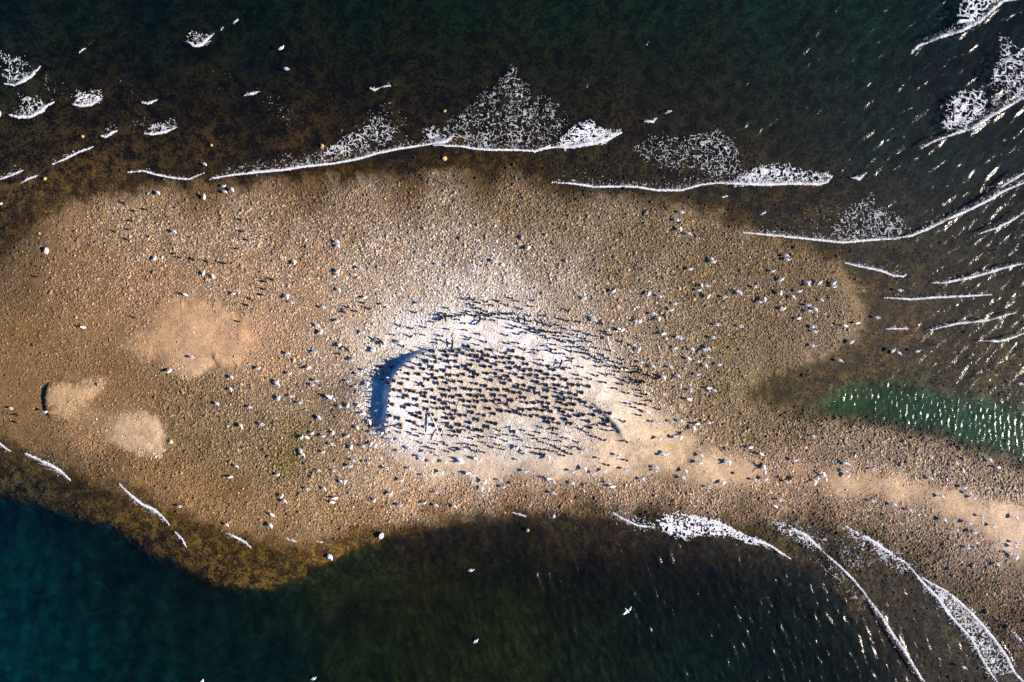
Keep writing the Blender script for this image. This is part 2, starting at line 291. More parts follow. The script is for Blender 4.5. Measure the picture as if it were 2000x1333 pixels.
# standing cormorants (the right end of each long shadow), nesting cormorants, gulls
CORM = pts("""
715,593 684,601 700,609 677,611 725,603 784,636 808,642 815,611 833,640 772,655 805,657 831,655 778,668 791,676 668,692 690,699 764,705 913,586 927,586 952,590 974,589 1000,584 1012,590 1041,588 937,593 926,597 963,598 992,597 1019,604 1038,600 876,603 929,603 940,604 952,609 918,610
865,623 858,617 878,619 890,619 872,614 908,617 930,618 941,612 955,619 948,624 967,614 975,616 990,615 1005,614 1035,617 848,630 898,626 936,628 966,627 909,633 928,634 878,644 912,646 938,654 920,660 916,664 950,668 991,655 993,671 1012,671 1025,682 936,674 981,623 994,625 1010,624 1014,629 1024,624 1036,628 1029,634 1007,637 1017,640 1000,642 1034,645 1042,641 1013,653 1027,651 866,657 862,665 885,672 876,669 855,671
1063,618 1110,607 1058,631 1076,637 1090,636 1098,625 1108,627 1131,630 1174,634 1103,643 1118,654 1129,648 1148,653 1162,657 1181,649 1191,655 1212,667 1044,645 1052,651 1062,646 1074,650 1084,651 1094,651 1064,657 1073,662 1091,663 1109,659 1103,669 1121,667 1136,668 1140,662 1152,668 1084,674 1068,677 1084,683 1075,686 1050,685 1085,690 1101,692 1113,679 1114,685 1127,679 1139,679 1163,680 1190,685 1133,689 1147,691 1159,696 1176,693 1186,700 1148,700 1117,700 1114,706 1094,710 1168,707 1060,704 1055,711 1043,690 1195,706
1200,715 1212,711 1170,716 1188,716 1206,726 1183,731 1198,732 1215,702 1227,746 1244,727 1250,722 1265,733 1280,732 1243,717 1223,719 1228,738 1215,741 1238,743 1248,747 1213,750 1278,739 1136,717 1127,732 1165,733 1153,740 1134,741 1181,747 1112,719 1248,762 1260,770
246,398 290,411 267,414 262,434 257,450 230,454 255,469 359,505 349,498 384,508 446,517 480,454 487,471 470,488 475,431 80,542 271,621 489,597 495,585 474,629 537,547 525,552 523,566 517,577 40,811 38,825 410,512 440,515
1225,767 1228,788 1238,795 1202,759 1248,788 1258,790 1285,798 1268,783 1250,774 1248,810 1223,898
868,863 875,868 915,866 931,870 918,874 895,875 889,878 877,881 838,873 825,863 850,876 819,850 830,846 785,842 885,850 924,856 935,853 847,848 1217,821 1195,833 1183,839 1165,830 1205,842 1135,837 1148,843 1057,833 1088,836 1053,844 1180,858 1162,852 1128,862 1105,855 1115,885 1185,818 1222,862 1187,907 805,843 815,837 788,834 775,830
871,621 884,620 901,617 922,616 947,615 960,617 985,613 999,615 860,626 912,613 938,618 1046,650 1066,649 1089,657 1120,669 1145,684 1170,702 1098,666 1056,648 1208,720 1230,728 1256,745
842,684 830,690 818,698 806,706 798,714 788,722 780,730 776,744 768,752 767,762 766,772 765,782 764,792 764,802 763,812 762,822 763,832 764,842
""")
NEST = pts("""
850,686 872,687 887,686 900,684 926,685 943,688 960,684 917,678 989,690 1003,686 853,697 865,702 877,695 895,695 908,691 921,695 934,695 944,700 955,695 970,699 983,698 996,700 1012,698 1023,701 855,707 878,706 893,706 922,712 937,706 954,705 970,711 987,709 1003,709 1030,711
848,716 882,717 898,717 912,715 948,716 960,716 998,719 1015,718 858,724 871,723 917,722 928,726 982,724 1024,724 1038,722 849,731 882,732 898,733 908,731 935,731 953,729 970,730 1009,731 993,735 855,738 868,737 926,736 980,738 1022,738 962,742 998,743 1036,733 858,747 875,747 890,744 904,745 933,749 950,753 987,748 1025,752 848,761 870,760 893,758 911,758 922,760 940,762 962,760 974,761 993,761 1012,756 1018,767 1005,766 1034,762 881,761
853,775 873,771 888,774 902,772 922,771 934,773 946,772 968,771 989,773 1026,776 853,786 863,780 873,786 890,786 908,781 920,783 935,783 952,782 965,783 977,781 990,789 1001,781 1030,786 857,796 869,797 880,796 892,801 919,793 930,794 958,797 981,801 997,803 1010,802 1022,799 1036,799 848,808 884,808 901,810 912,810 925,804 948,810 967,807 1018,808 1038,812 855,818 875,815 888,816 935,818 920,824 961,824 850,828 877,826 900,828 865,839 885,832 918,834 934,838 944,839 970,826 890,841 900,842 955,832 1005,842
776,760 788,762 803,729 802,740 805,761 814,763 823,730 828,748 831,753 835,766 827,767 773,788 795,793 800,771 804,789 810,806 817,810 825,805 826,814 838,797 768,809 784,814 787,828 805,820 814,823 830,831 834,773 838,783 762,747 776,742 812,718 826,712 838,705 832,720 840,740 818,778 790,748 793,775 820,790 748,717 741,730 754,729 749,741 767,717
1071,715 1082,722 1100,720 1057,725 1070,731 1092,734 1105,741 1062,740 1082,740 1050,733 1068,752 1050,746 1091,752 1108,757 1118,751 1150,754 1130,752 1044,758 1070,762 1085,759 1098,768 1113,767 1125,771 1136,766 1053,767 1090,775 1068,776 1101,780 1115,777 1131,780 1142,785 1044,786 1059,785 1072,787 1096,786 1070,795 1107,790 1121,789 1155,795 1049,799 1060,801 1077,803 1093,797 1101,804 1118,801 1051,811 1065,815 1081,817 1113,812 1130,811 1139,809 1159,810 1173,804 1190,806 1105,818 1072,824 1092,826 1115,826 1150,822 1180,828 1187,822 1153,834
""")
GULL = pts("""
313,379 440,365 443,377 457,373 403,386 310,506 405,535 423,541 370,577 463,575 347,455 172,640 5,399 403,323
580,515 663,475 664,483 665,531 664,538 708,525 567,581 576,592 667,568 637,602 626,637 633,649 857,518 968,512 754,672 735,683 731,687 713,650 664,628 668,675 784,668 754,596 823,594 692,703 716,583
1032,487 1331,416 1322,432 1327,450 1344,459 1388,508 1391,513 1346,527 1367,560 1378,560 1362,568 1380,580 1412,581 1438,570 1442,574 1472,562 1489,587 1481,591 1398,635 1443,638 1390,660 1264,576 1287,580 1316,594 1309,606 1274,614 1277,618 1240,628 1248,628 1284,625 1207,643 1213,646 1292,653 1296,650 1320,658 1327,661 1197,570 1141,584 1157,622 1160,627 1185,662 1185,709
1534,501 1536,508 1506,531 1523,547 1575,552 1575,558 1597,553 1625,554 1625,561 1557,570 1520,573 1545,582 1601,588 1574,597 1525,604 1576,609 1588,606 1555,623 1584,639 1588,648 1647,637 1671,632 1711,621 1756,568
385,698 340,725 460,737 458,760 432,788 478,831 101,803 468,909 455,930 355,988 30,797 495,794
512,719 569,691 621,687 608,719 548,745 550,751 572,729 624,743 616,751 551,776 575,773 592,786 651,777 628,814 518,827 655,843 615,844 595,852 604,852 636,850 653,866 593,879 597,886 690,871 636,881 683,850 548,925 627,917 656,917 669,938 677,940 605,953 638,953 555,967 561,977 657,971 652,979 694,898 728,866 713,870 737,868 688,908 724,901 758,913 728,900 766,962 734,975 784,985 830,981 853,986 942,954 948,939 978,937 984,950 865,921 787,936 830,927 854,961 889,988
717,723 704,730 684,744 698,755 722,750 684,790 669,793 704,791 711,794 738,801 712,807 726,823 747,828 741,833 702,834 728,843 734,844 749,846 761,836 656,840 742,787 763,738 756,850 767,856 783,858 801,873 806,876 782,879 822,890 828,894 836,881 845,900 853,884 862,889 871,901 908,878 930,894 902,902 900,896 938,896 803,914 914,923 920,926
1236,675 1246,682 1316,680 1349,683 1373,684 1380,682 1342,700 1361,706 1380,697 1376,715 1402,712 1307,717 1273,716 1250,707 1360,731 1322,735 1294,738 1347,762 1342,779 1262,803 1275,823 1284,824 1310,822 1327,822 1358,827 1352,836 1382,824 1286,855 1315,852 1326,854 1300,884 1294,888 1367,888 1364,902 1415,899 1421,903 1462,873 1483,885 1280,912 1280,918 1337,919 1332,932 1222,915 1208,888 1172,894 1180,918 1160,922 1142,915 1119,919 1254,935 1189,942 1195,949 1118,943 1081,962 1383,950 1410,942 1472,936 1492,934 1072,893 1142,878 1010,874 1025,880 1013,897 1027,919
1585,676 1661,668 1639,705 1742,685 1754,691 1790,686 1586,851 1548,897 1646,902 1652,906 1647,918 1651,927 1700,915 1813,934 1877,950 1887,962 1833,968 1895,970 1521,975 1700,977 1741,984 1930,899 1945,912 1772,994 1990,750 1533,939
1837,1013 1910,1006 1885,1018 1976,1009 1932,1024 1895,1036 1884,1067 1977,1057 1973,1065 1965,1077 1975,1084 1940,1100 1880,1302 533,1025 535,1003 447,1024
""")
FLYING = [(1075,936,1.1,60),(1221,1184,1.6,-50),(1605,928,1.0,20),(1589,938,1.0,-30),(1488,914,1.0,10),(1385,760,0.9,70),(651,776,.9,60)]   # x, y, height, heading
FLOATING = [(551,95,30),(561,136,-20),(921,1113,15),(930,1251,45),(614,1324,30),(396,1330,60),(1,223,80)]
DARKFLY = [(681,682,50),(746,666,50)]
# ------------------------------------------------------------------ height and tone of the ground
CLASSES = [('deep', DEEP), ('a', SAND_A), ('b', SAND_B), ('pool', POOL), ('land', LAND)]
def tone_classes():
    xy = TONE[:, :2]; left = np.ones(len(xy), bool); res = {}
    for nm, poly in CLASSES:
        m = left & inside(poly, xy[:, 0], xy[:, 1]); res[nm] = m; left &= ~m
    res['sea'] = left
    return res
TC = tone_classes()
TLIN = srgb2lin(TONE[:, 2:5] / 255.0)

CG = Grid(8.0, 160)                                             # coarse survey grid
FIELD = {}
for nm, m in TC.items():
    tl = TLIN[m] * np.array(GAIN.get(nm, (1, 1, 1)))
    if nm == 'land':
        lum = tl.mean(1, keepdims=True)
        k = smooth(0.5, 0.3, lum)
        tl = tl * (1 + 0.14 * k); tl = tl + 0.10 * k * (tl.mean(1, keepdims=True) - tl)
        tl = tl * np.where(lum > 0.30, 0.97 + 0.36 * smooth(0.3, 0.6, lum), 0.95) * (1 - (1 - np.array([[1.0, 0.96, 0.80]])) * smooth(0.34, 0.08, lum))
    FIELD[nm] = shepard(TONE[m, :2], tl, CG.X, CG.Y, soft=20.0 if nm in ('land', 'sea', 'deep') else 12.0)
FIELD['stones'] = shepard(STONES[:, :2], STONES[:, 2:4], CG.X, CG.Y, soft=20.0)

def soft_masks(x, y):
    wx = x + 16 * (fbm(x / 26, y / 26, 11, 3) - 0.5) + 7 * (vnoise(x / 6, y / 6, 12) - 0.5)
    wy = y + 16 * (fbm(x / 26, y / 26, 14, 3) - 0.5) + 7 * (vnoise(x / 6, y / 6, 15) - 0.5)
    d = {nm: sdist(poly, wx, wy) for nm, poly in CLASSES}
    return d

CREST_X = pts("868,672 850,677 838,682 815,694 797,708 782,722 772,738 765,756 762,780 760,805 758,830 761,852 772,868")
BANK_W = pts("108,742 101,760 97,780 100,800 106,816 112,826")
BANK_E = pts("1150,778 1172,796 1196,820 1213,842 1220,862")
BANK_A = pts("425,690 428,704 436,716")

def bank(x, y, line, amp, face, decay):
    """a low bank with a steep face towards -x and a gentle back"""
    ys = line[:, 1]; order = np.argsort(ys)
    xc = np.interp(y, ys[order], line[order, 0])
    u = x - xc
    t = (y - ys.min()) / (ys.max() - ys.min())
    win = smooth(-0.02, 0.22, t) * smooth(1.02, 0.72, t)
    prof = np.where(u > 0, np.exp(-(np.maximum(u, 0) / decay) ** 1.25), smooth(-face, 0, u))
    return amp * win * prof

def ground_z(x, y, D=None):
    if D is None:
        D = {nm: sdist(poly, x, y) for nm, poly in CLASSES}
    d = D['land']
    out = np.maximum(-d, 0)
    z = np.where(d > 0, 0.06 + 0.85 * (1 - np.exp(-np.maximum(d, 0) / 130.0)), 0.06 - 0.75 * (1 - np.exp(-(out / 200.0) ** 1.3)))
    z = z - 1.5 * (lambda k: smooth(-10, 34, D['deep']) * (1 - k) + smooth(-40, 190, D['deep']) * k)(smooth(430, 800, x)) - 0.45 * smooth(-16, 34, D['pool'])
    z = z - 0.9 * smooth(200, 900, out)
    z = z + bank(x, y, CREST_X, 1.10, 15.0, 150.0) + bank(x, y, BANK_W, 0.42, 7.0, 90.0) + bank(x, y, BANK_E, 0.34, 12.0, 45.0) + bank(x, y, BANK_A, 0.2, 5, 40)
    for nm in ('a', 'b'):
        z = z + 0.16 * smooth(-6, 22, D[nm])
    near = smooth(2600, 1800, np.abs(x - 1000)) * smooth(2300, 1500, np.abs(y - 666))
    z = z + near * (0.16 * (fbm(x / 90, y / 90, 31, 3) - 0.5) + 0.10 * (fbm(x / 22, y / 22, 35, 3) - 0.5)) * np.where(d > 0, 1.0, 0.7)
    return z

def stretch(lo, hi, step, far, n):
    core = np.arange(lo, hi + 0.1, step)
    g = step * np.cumsum(1.45 ** np.arange(1, n + 1)); g = g / g[-1] * far
    return np.concatenate([lo - g[::-1], core, hi + g])

def grid_faces(nx, ny):
    i, j = np.meshgrid(np.arange(nx - 1), np.arange(ny - 1))
    a = (j * nx + i).ravel()
    return np.stack([a, a + nx, a + nx + 1, a + 1], 1)      # rows run towards +y of the photograph (-Y of the world)

def land_w(x, y, D):
    return smooth(-24, 22, D['land'] + 34 * (fbm(x / 24, y / 24, 81, 4) - 0.5))

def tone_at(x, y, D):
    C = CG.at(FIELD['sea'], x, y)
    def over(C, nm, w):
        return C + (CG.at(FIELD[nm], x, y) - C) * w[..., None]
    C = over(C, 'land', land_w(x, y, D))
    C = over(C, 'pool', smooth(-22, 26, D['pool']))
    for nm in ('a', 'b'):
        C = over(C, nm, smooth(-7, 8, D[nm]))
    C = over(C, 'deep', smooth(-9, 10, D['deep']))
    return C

tx = stretch(-60, 2060, 3.0, 40000, 16); ty = stretch(-60, 1393, 3.0, 40000, 16)
TX, TY = np.meshgrid(tx, ty)
DT = soft_masks(TX, TY)
TZ = ground_z(TX, TY, DT)
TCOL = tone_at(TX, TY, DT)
def tz_at(px, py):
    i = np.clip(np.searchsorted(tx, px, 'right') - 1, 0, len(tx) - 2); j = np.clip(np.searchsorted(ty, py, 'right') - 1, 0, len(ty) - 2)
    u = (px - tx[i]) / (tx[i + 1] - tx[i]); v = (py - ty[j]) / (ty[j + 1] - ty[j])
    return (TZ[j, i] * (1 - u) + TZ[j, i + 1] * u) * (1 - v) + (TZ[j + 1, i] * (1 - u) + TZ[j + 1, i + 1] * u) * v
def tcol_at(px, py):
    i = np.clip(np.searchsorted(tx, px) - 1, 0, len(tx) - 2); j = np.clip(np.searchsorted(ty, py) - 1, 0, len(ty) - 2)
    return TCOL[j, i]

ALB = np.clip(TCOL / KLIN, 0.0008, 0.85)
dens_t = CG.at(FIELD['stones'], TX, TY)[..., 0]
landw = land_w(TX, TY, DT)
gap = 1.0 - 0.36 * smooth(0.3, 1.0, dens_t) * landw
mott = (0.55 + 0.45 * smooth(-20, 20, sdist(RING, TX, TY))) * landw + (1 - landw) * (6.5 - 3.0 * smooth(-20, 40, DT['deep'])) * (0.30 + 0.70 * smooth(10, 110, -DT['land'])) * (1 - 0.75 * smooth(-22, 26, DT['pool']))
rough = 0.9 * landw + 0.55 * (1 - landw)
WX, WY = P2W(TX, TY)

m_ground, nt, out = new_mat("ground")
geo = node(nt, 'ShaderNodeNewGeometry')
colA = node(nt, 'ShaderNodeAttribute', attribute_name='tone'); motA = node(nt, 'ShaderNodeAttribute', attribute_name='mottle'); rouA = node(nt, 'ShaderNodeAttribute', attribute_name='dry')
def noise(scale, detail, rough_, dist=0.0):
    n = node(nt, 'ShaderNodeTexNoise'); n.inputs['Scale'].default_value = scale; n.inputs['Detail'].default_value = detail
    n.inputs['Roughness'].default_value = rough_; n.inputs['Distortion'].default_value = dist
    nt.links.new(geo.outputs['Position'], n.inputs['Vector']); return n
def math_(op, a, b=None, c=None):
    n = node(nt, 'ShaderNodeMath', operation=op)
    for k, v in enumerate((a, b, c)):
        if v is None: continue
        if isinstance(v, (int, float)): n.inputs[k].default_value = v
        else: nt.links.new(v, n.inputs[k])
    return n.outputs[0]
n1 = noise(0.75, 8, 0.62, 0.6); n2 = noise(4.2, 6, 0.7, 0.8); n3 = noise(11, 4, 0.7)
mix = math_('ADD', math_('MULTIPLY', n1.outputs['Fac'], 0.5), math_('ADD', math_('MULTIPLY', n2.outputs['Fac'], 0.62), math_('MULTIPLY', n3.outputs['Fac'], 0.3)))
dev = math_('MULTIPLY', math_('SUBTRACT', mix, 0.71), math_('MULTIPLY', motA.outputs['Fac'], 7.0))
fac = math_('POWER', 2.0, math_('MAXIMUM', math_('MINIMUM', dev, 2.0), -3.0))
sc = node(nt, 'ShaderNodeVectorMath', operation='SCALE'); nt.links.new(colA.outputs['Color'], sc.inputs[0]); nt.links.new(fac, sc.inputs['Scale'])
hsv = node(nt, 'ShaderNodeHueSaturation'); nt.links.new(sc.outputs[0], hsv.inputs['Color'])
nt.links.new(math_('ADD', 0.5, math_('MULTIPLY', math_('SUBTRACT', n1.outputs['Color'], 0.5), 0.05)), hsv.inputs['Hue'])
bump = node(nt, 'ShaderNodeBump'); bump.inputs['Strength'].default_value = 1.0; bump.inputs['Distance'].default_value = 1.0
bh = math_('ADD', math_('MULTIPLY', n2.outputs['Fac'], 0.05), math_('MULTIPLY', n3.outputs['Fac'], 0.02))
nt.links.new(bh, bump.inputs['Height'])
pr = node(nt, 'ShaderNodeBsdfPrincipled'); pr.inputs['Specular IOR Level'].default_value = 0.15
nt.links.new(hsv.outputs[0], pr.inputs['Base Color']); nt.links.new(rouA.outputs['Fac'], pr.inputs['Roughness']); nt.links.new(bump.outputs[0], pr.inputs['Normal'])
nt.links.new(pr.outputs[0], out.inputs[0])

me = mesh_arrays("ground", np.stack([WX, WY, TZ], -1).reshape(-1, 3), [grid_faces(len(tx), len(ty))], [m_ground], True)
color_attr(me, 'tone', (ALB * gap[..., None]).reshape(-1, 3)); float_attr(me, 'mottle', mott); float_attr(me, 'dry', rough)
tag(link("ground", me), kind='structure')
# ------------------------------------------------------------------ water: real waves, tinted by its depth
def wave_field(nx, ny, cell, theta, lam0, lam1, spread, seed, power=2.6):
    r = np.random.default_rng(seed)
    kx = np.fft.fftfreq(nx, cell) * 2 * np.pi; ky = np.fft.fftfreq(ny, cell) * 2 * np.pi
    KX, KY = np.meshgrid(kx, ky); K = np.hypot(KX, KY) + 1e-9
    lam = 2 * np.pi / K
    c = (KX * math.cos(theta) + KY * math.sin(theta)) / K
    A = K ** (-power) * np.abs(c) ** spread * smooth(lam0 * 0.7, lam0, lam) * smooth(lam1 * 1.5, lam1, lam)
    F = A * np.exp(2j * np.pi * r.random(K.shape))
    h = np.fft.ifft2(F).real
    gx = np.gradient(h, cell, axis=1); gy = np.gradient(h, cell, axis=0)
    return h / math.sqrt((gx ** 2 + gy ** 2).mean())          # unit rms slope

WSTEP = 2.0
wx_ = stretch(-60, 2060, WSTEP, 40000, 16); wy_ = stretch(-60, 1393, WSTEP, 40000, 16)
WXP, WYP = np.meshgrid(wx_, wy_)
nxc, nyc = len(wx_) - 32, len(wy_) - 32
cell = WSTEP * S
def full(h):
    return np.pad(h, 16, mode='constant')
DW = soft_masks(WXP, WYP)
gz = ground_z(WXP, WYP, DW)
depth = np.maximum(0.0, -gz)
fade = np.clip(np.minimum(np.minimum(WXP + 60, 2060 - WXP), np.minimum(WYP + 60, 1393 - WYP)) / 40, 0, 1)
top = smooth(700, 560, WYP); pool = smooth(-20, 25, DW['pool']); bot = smooth(880, 940, WYP + 0.25 * np.maximum(WXP - 1500, 0) * 0)
right = smooth(500, 1300, WXP)
rad = math.radians
A_top = full(wave_field(nxc, nyc, cell, rad(52), 0.4, 1.7, 6, 1)); A_bot = full(wave_field(nxc, nyc, cell, rad(-22), 0.38, 1.3, 6, 2)); A_left = full(wave_field(nxc, nyc, cell, rad(4), 0.6, 5.0, 8, 3))
A_pool = full(wave_field(nxc, nyc, cell, rad(4), 0.34, 0.7, 3, 4)); A_iso = full(wave_field(nxc, nyc, cell, 0.0, 0.34, 0.8, 0.2, 5))
mb = smooth(940, 880, WYP)
wt = mb * (1 - pool); wb = (1 - mb) * smooth(350, 1100, WXP); wl = (1 - mb) * (1 - smooth(350, 1100, WXP))
dfac = smooth(0.0, 0.22, depth)
Wz = (wt * (0.14 * A_top + 0.06 * A_iso) + wb * (0.13 * A_bot + 0.055 * A_iso) + wl * (0.10 * A_left + 0.03 * A_iso)) * (0.25 + 0.25 * smooth(1400, 1800, WXP) + 0.5 * smooth(0.0, 0.45, depth) + 0.25 * smooth(0.1, 0.5, depth) * smooth(1800, 1400, WXP)) + pool * (0.155 * A_pool + 0.09 * A_iso)
# long swell breaking on the bar
swell = np.zeros_like(Wz); foam = np.zeros_like(Wz)
jit = 5.0 * (fbm(WXP / 13, WYP / 13, 41, 3) - 0.5)
CREST_L = [(hw, fall, pts(s)) for hw, fall, s in CREST]
SHORE_C = None
for hw, fall, L in CREST_L:
    x0, y0 = L.min(0) - 45; x1, y1 = L.max(0) + 45
    i0, i1 = np.searchsorted(wx_, [x0, x1]); j0, j1 = np.searchsorted(wy_, [y0, y1])
    sl = (slice(j0, j1), slice(i0, i1))
    X = WXP[sl]; Y = WYP[sl]
    d, run, side, tot = linedist(L, X, Y)
    el = min(70.0, tot * 0.42)
    ends = smooth(-2, el, run) * smooth(-2, el, tot - run)
    ragged = (0.45 + 0.9 * vnoise(X / 9, Y / 9, 43)) * (0.45 + 0.9 * vnoise(X / 38, Y / 38, 44))
    shore = -1.0 if L.mean(0)[1] > 840 else 1.0
    w = hw * (0.12 + 0.88 * ends) * ragged * 0.42
    s = d * side * shore + 0.45 * jit[sl]                                    # positive: towards the beach
    patch = smooth(0.35, 0.7, fbm(X / 16, Y / 16, 46, 2))
    tail = np.exp(-np.maximum(-s, 0) / (w + 0.6)) + 0.42 * patch * np.exp(-np.maximum(-s, 0) / (fall * 0.8))
    f = np.clip(np.where(s > 0, smooth(w * 0.5 + 1.5, w * 0.5 - 0.6, s), np.minimum(tail, 1)), 0, 1) * (0.50 + 0.50 * min(hw / 4.0, 1)) * (0.35 + 0.65 * ends) * smooth(-2, 6, np.minimum(run, tot - run) + 3) * smooth(40, 26, d)
    foam[sl] = np.maximum(foam[sl], f)
    swell[sl] = np.maximum(swell[sl], ends * 0.030 * min(hw, 4.5) * np.exp(-(d / 9.0) ** 2))
Wz = (Wz + swell) * fade
turb = 1 - np.exp(-0.55 * depth)
SC = np.clip(tone_at(WXP, WYP, DW) / KLIN, 0.0005, 0.6)
Xw, Yw = P2W(WXP, WYP)

m_water, nt, out = new_mat("water")
geo = node(nt, 'ShaderNodeNewGeometry')
scA = node(nt, 'ShaderNodeAttribute', attribute_name='tint'); tuA = node(nt, 'ShaderNodeAttribute', attribute_name='turbid'); foA = node(nt, 'ShaderNodeAttribute', attribute_name='foam')
n1 = noise(0.55, 6, 0.6, 0.7); n2 = noise(3.4, 5, 0.75, 0.5)
sfac = math_('POWER', 2.0, math_('MULTIPLY', math_('SUBTRACT', n1.outputs['Fac'], 0.5), 5.5))
sc = node(nt, 'ShaderNodeVectorMath', operation='SCALE'); nt.links.new(scA.outputs['Color'], sc.inputs[0]); nt.links.new(sfac, sc.inputs['Scale'])
dif = node(nt, 'ShaderNodeBsdfDiffuse'); nt.links.new(sc.outputs[0], dif.inputs['Color'])
tra = node(nt, 'ShaderNodeBsdfTransparent'); tra.inputs['Color'].default_value = (0.97, 0.99, 0.99, 1)
bump = node(nt, 'ShaderNodeBump'); bump.inputs['Strength'].default_value = 1.0; bump.inputs['Distance'].default_value = 1.0
n3 = noise(5.5, 3, 0.55); nt.links.new(math_('MULTIPLY', n3.outputs['Fac'], 0.032), bump.inputs['Height'])
mx1 = node(nt, 'ShaderNodeMixShader'); nt.links.new(tuA.outputs['Fac'], mx1.inputs[0]); nt.links.new(tra.outputs[0], mx1.inputs[1]); nt.links.new(dif.outputs[0], mx1.inputs[2])
glo = node(nt, 'ShaderNodeBsdfGlossy'); glo.inputs['Roughness'].default_value = 0.16; nt.links.new(bump.outputs[0], glo.inputs['Normal'])
dt = node(nt, 'ShaderNodeVectorMath', operation='DOT_PRODUCT'); nt.links.new(bump.outputs[0], dt.inputs[0]); nt.links.new(geo.outputs['Incoming'], dt.inputs[1])
fres = math_('ADD', 0.02, math_('MULTIPLY', 0.98, math_('POWER', math_('SUBTRACT', 1.0, math_('MINIMUM', math_('ABSOLUTE', dt.outputs['Value']), 1.0)), 5.0)))
mx2 = node(nt, 'ShaderNodeMixShader'); nt.links.new(fres, mx2.inputs[0]); nt.links.new(mx1.outputs[0], mx2.inputs[1]); nt.links.new(glo.outputs[0], mx2.inputs[2])
fdi = node(nt, 'ShaderNodeBsdfDiffuse'); fdi.inputs['Color'].default_value = (0.82, 0.83, 0.84, 1)
ff = math_('MULTIPLY', foA.outputs['Fac'], 1.0)
fa = math_('ADD', math_('SUBTRACT', foA.outputs['Fac'], 0.60), math_('MULTIPLY', math_('SUBTRACT', n2.outputs['Fac'], 0.5), 3.4))
ff = math_('MULTIPLY', math_('MINIMUM', math_('MAXIMUM', math_('ADD', math_('MULTIPLY', fa, 2.2), 0.5), 0.0), 1.0), math_('MINIMUM', math_('MULTIPLY', foA.outputs['Fac'], 7.0), 1.0))
mx3 = node(nt, 'ShaderNodeMixShader'); nt.links.new(ff, mx3.inputs[0]); nt.links.new(mx2.outputs[0], mx3.inputs[1]); nt.links.new(fdi.outputs[0], mx3.inputs[2])
nt.links.new(mx3.outputs[0], out.inputs[0])

F = grid_faces(len(wx_), len(wy_))
surf = np.maximum(Wz, gz + 0.012 * (foam > 0.05)) * 1.0
surf = np.where((foam > 0.05) & (gz > -0.25), np.maximum(Wz, gz + 0.03), Wz)     # a swash tongue runs up on the wet sand
keep = (gz < 0.12) | (foam > 0.02)
keep = keep.ravel()
F = F[keep[F].any(1)]
used = np.zeros(keep.size, bool); used[F.ravel()] = True
remap = np.cumsum(used) - 1
V = np.stack([Xw, Yw, surf], -1).reshape(-1, 3)[used]
me = mesh_arrays("water", V, [remap[F]], [m_water], True)
color_attr(me, 'tint', SC.reshape(-1, 3)[used]); float_attr(me, 'turbid', turb.ravel()[used]); float_attr(me, 'foam', foam.ravel()[used])
tag(link("water", me), kind='structure')
def wz_at(px, py):
    i = np.clip(np.searchsorted(wx_, px) - 1, 0, len(wx_) - 2); j = np.clip(np.searchsorted(wy_, py) - 1, 0, len(wy_) - 2)
    return surf[j, i]
# ------------------------------------------------------------------ gravel and foam: many small solid lumps
def lumps(px, py, z, sx, sy, sz, rot, jit, sink, r):
    """domes of 13 vertices, one per point, flattened and turned; returns vertices and faces"""
    n = len(px)
    a = np.arange(6) * math.pi / 3
    tv = np.concatenate([np.stack([np.cos(a), np.sin(a), np.full(6, 0.0)], 1), np.stack([0.86 * np.cos(a + .4), 0.86 * np.sin(a + .4), np.full(6, 0.62)], 1), [[0, 0, 1.0]]])
    V = np.repeat(tv[None], n, 0) * (1 + jit * (r.random((n, 13, 3)) - 0.5))
    V[:, :, 0] *= sx[:, None]; V[:, :, 1] *= sy[:, None]; V[:, :, 2] *= sz[:, None]
    c, s = np.cos(rot)[:, None], np.sin(rot)[:, None]
    X = V[:, :, 0] * c - V[:, :, 1] * s; Y = V[:, :, 0] * s + V[:, :, 1] * c
    wx, wy = P2W(px, py)
    V = np.stack([X + wx[:, None], Y + wy[:, None], V[:, :, 2] + (z - sink)[:, None]], -1)
    k = np.arange(6); q = np.stack([k, (k + 1) % 6, 6 + (k + 1) % 6, 6 + k], 1); t = np.stack([6 + k, 6 + (k + 1) % 6, np.full(6, 12)], 1)
    off = (np.arange(n) * 13)[:, None, None]
    return V.reshape(-1, 3), (q[None] + off).reshape(-1, 4), (t[None] + off).reshape(-1, 3)

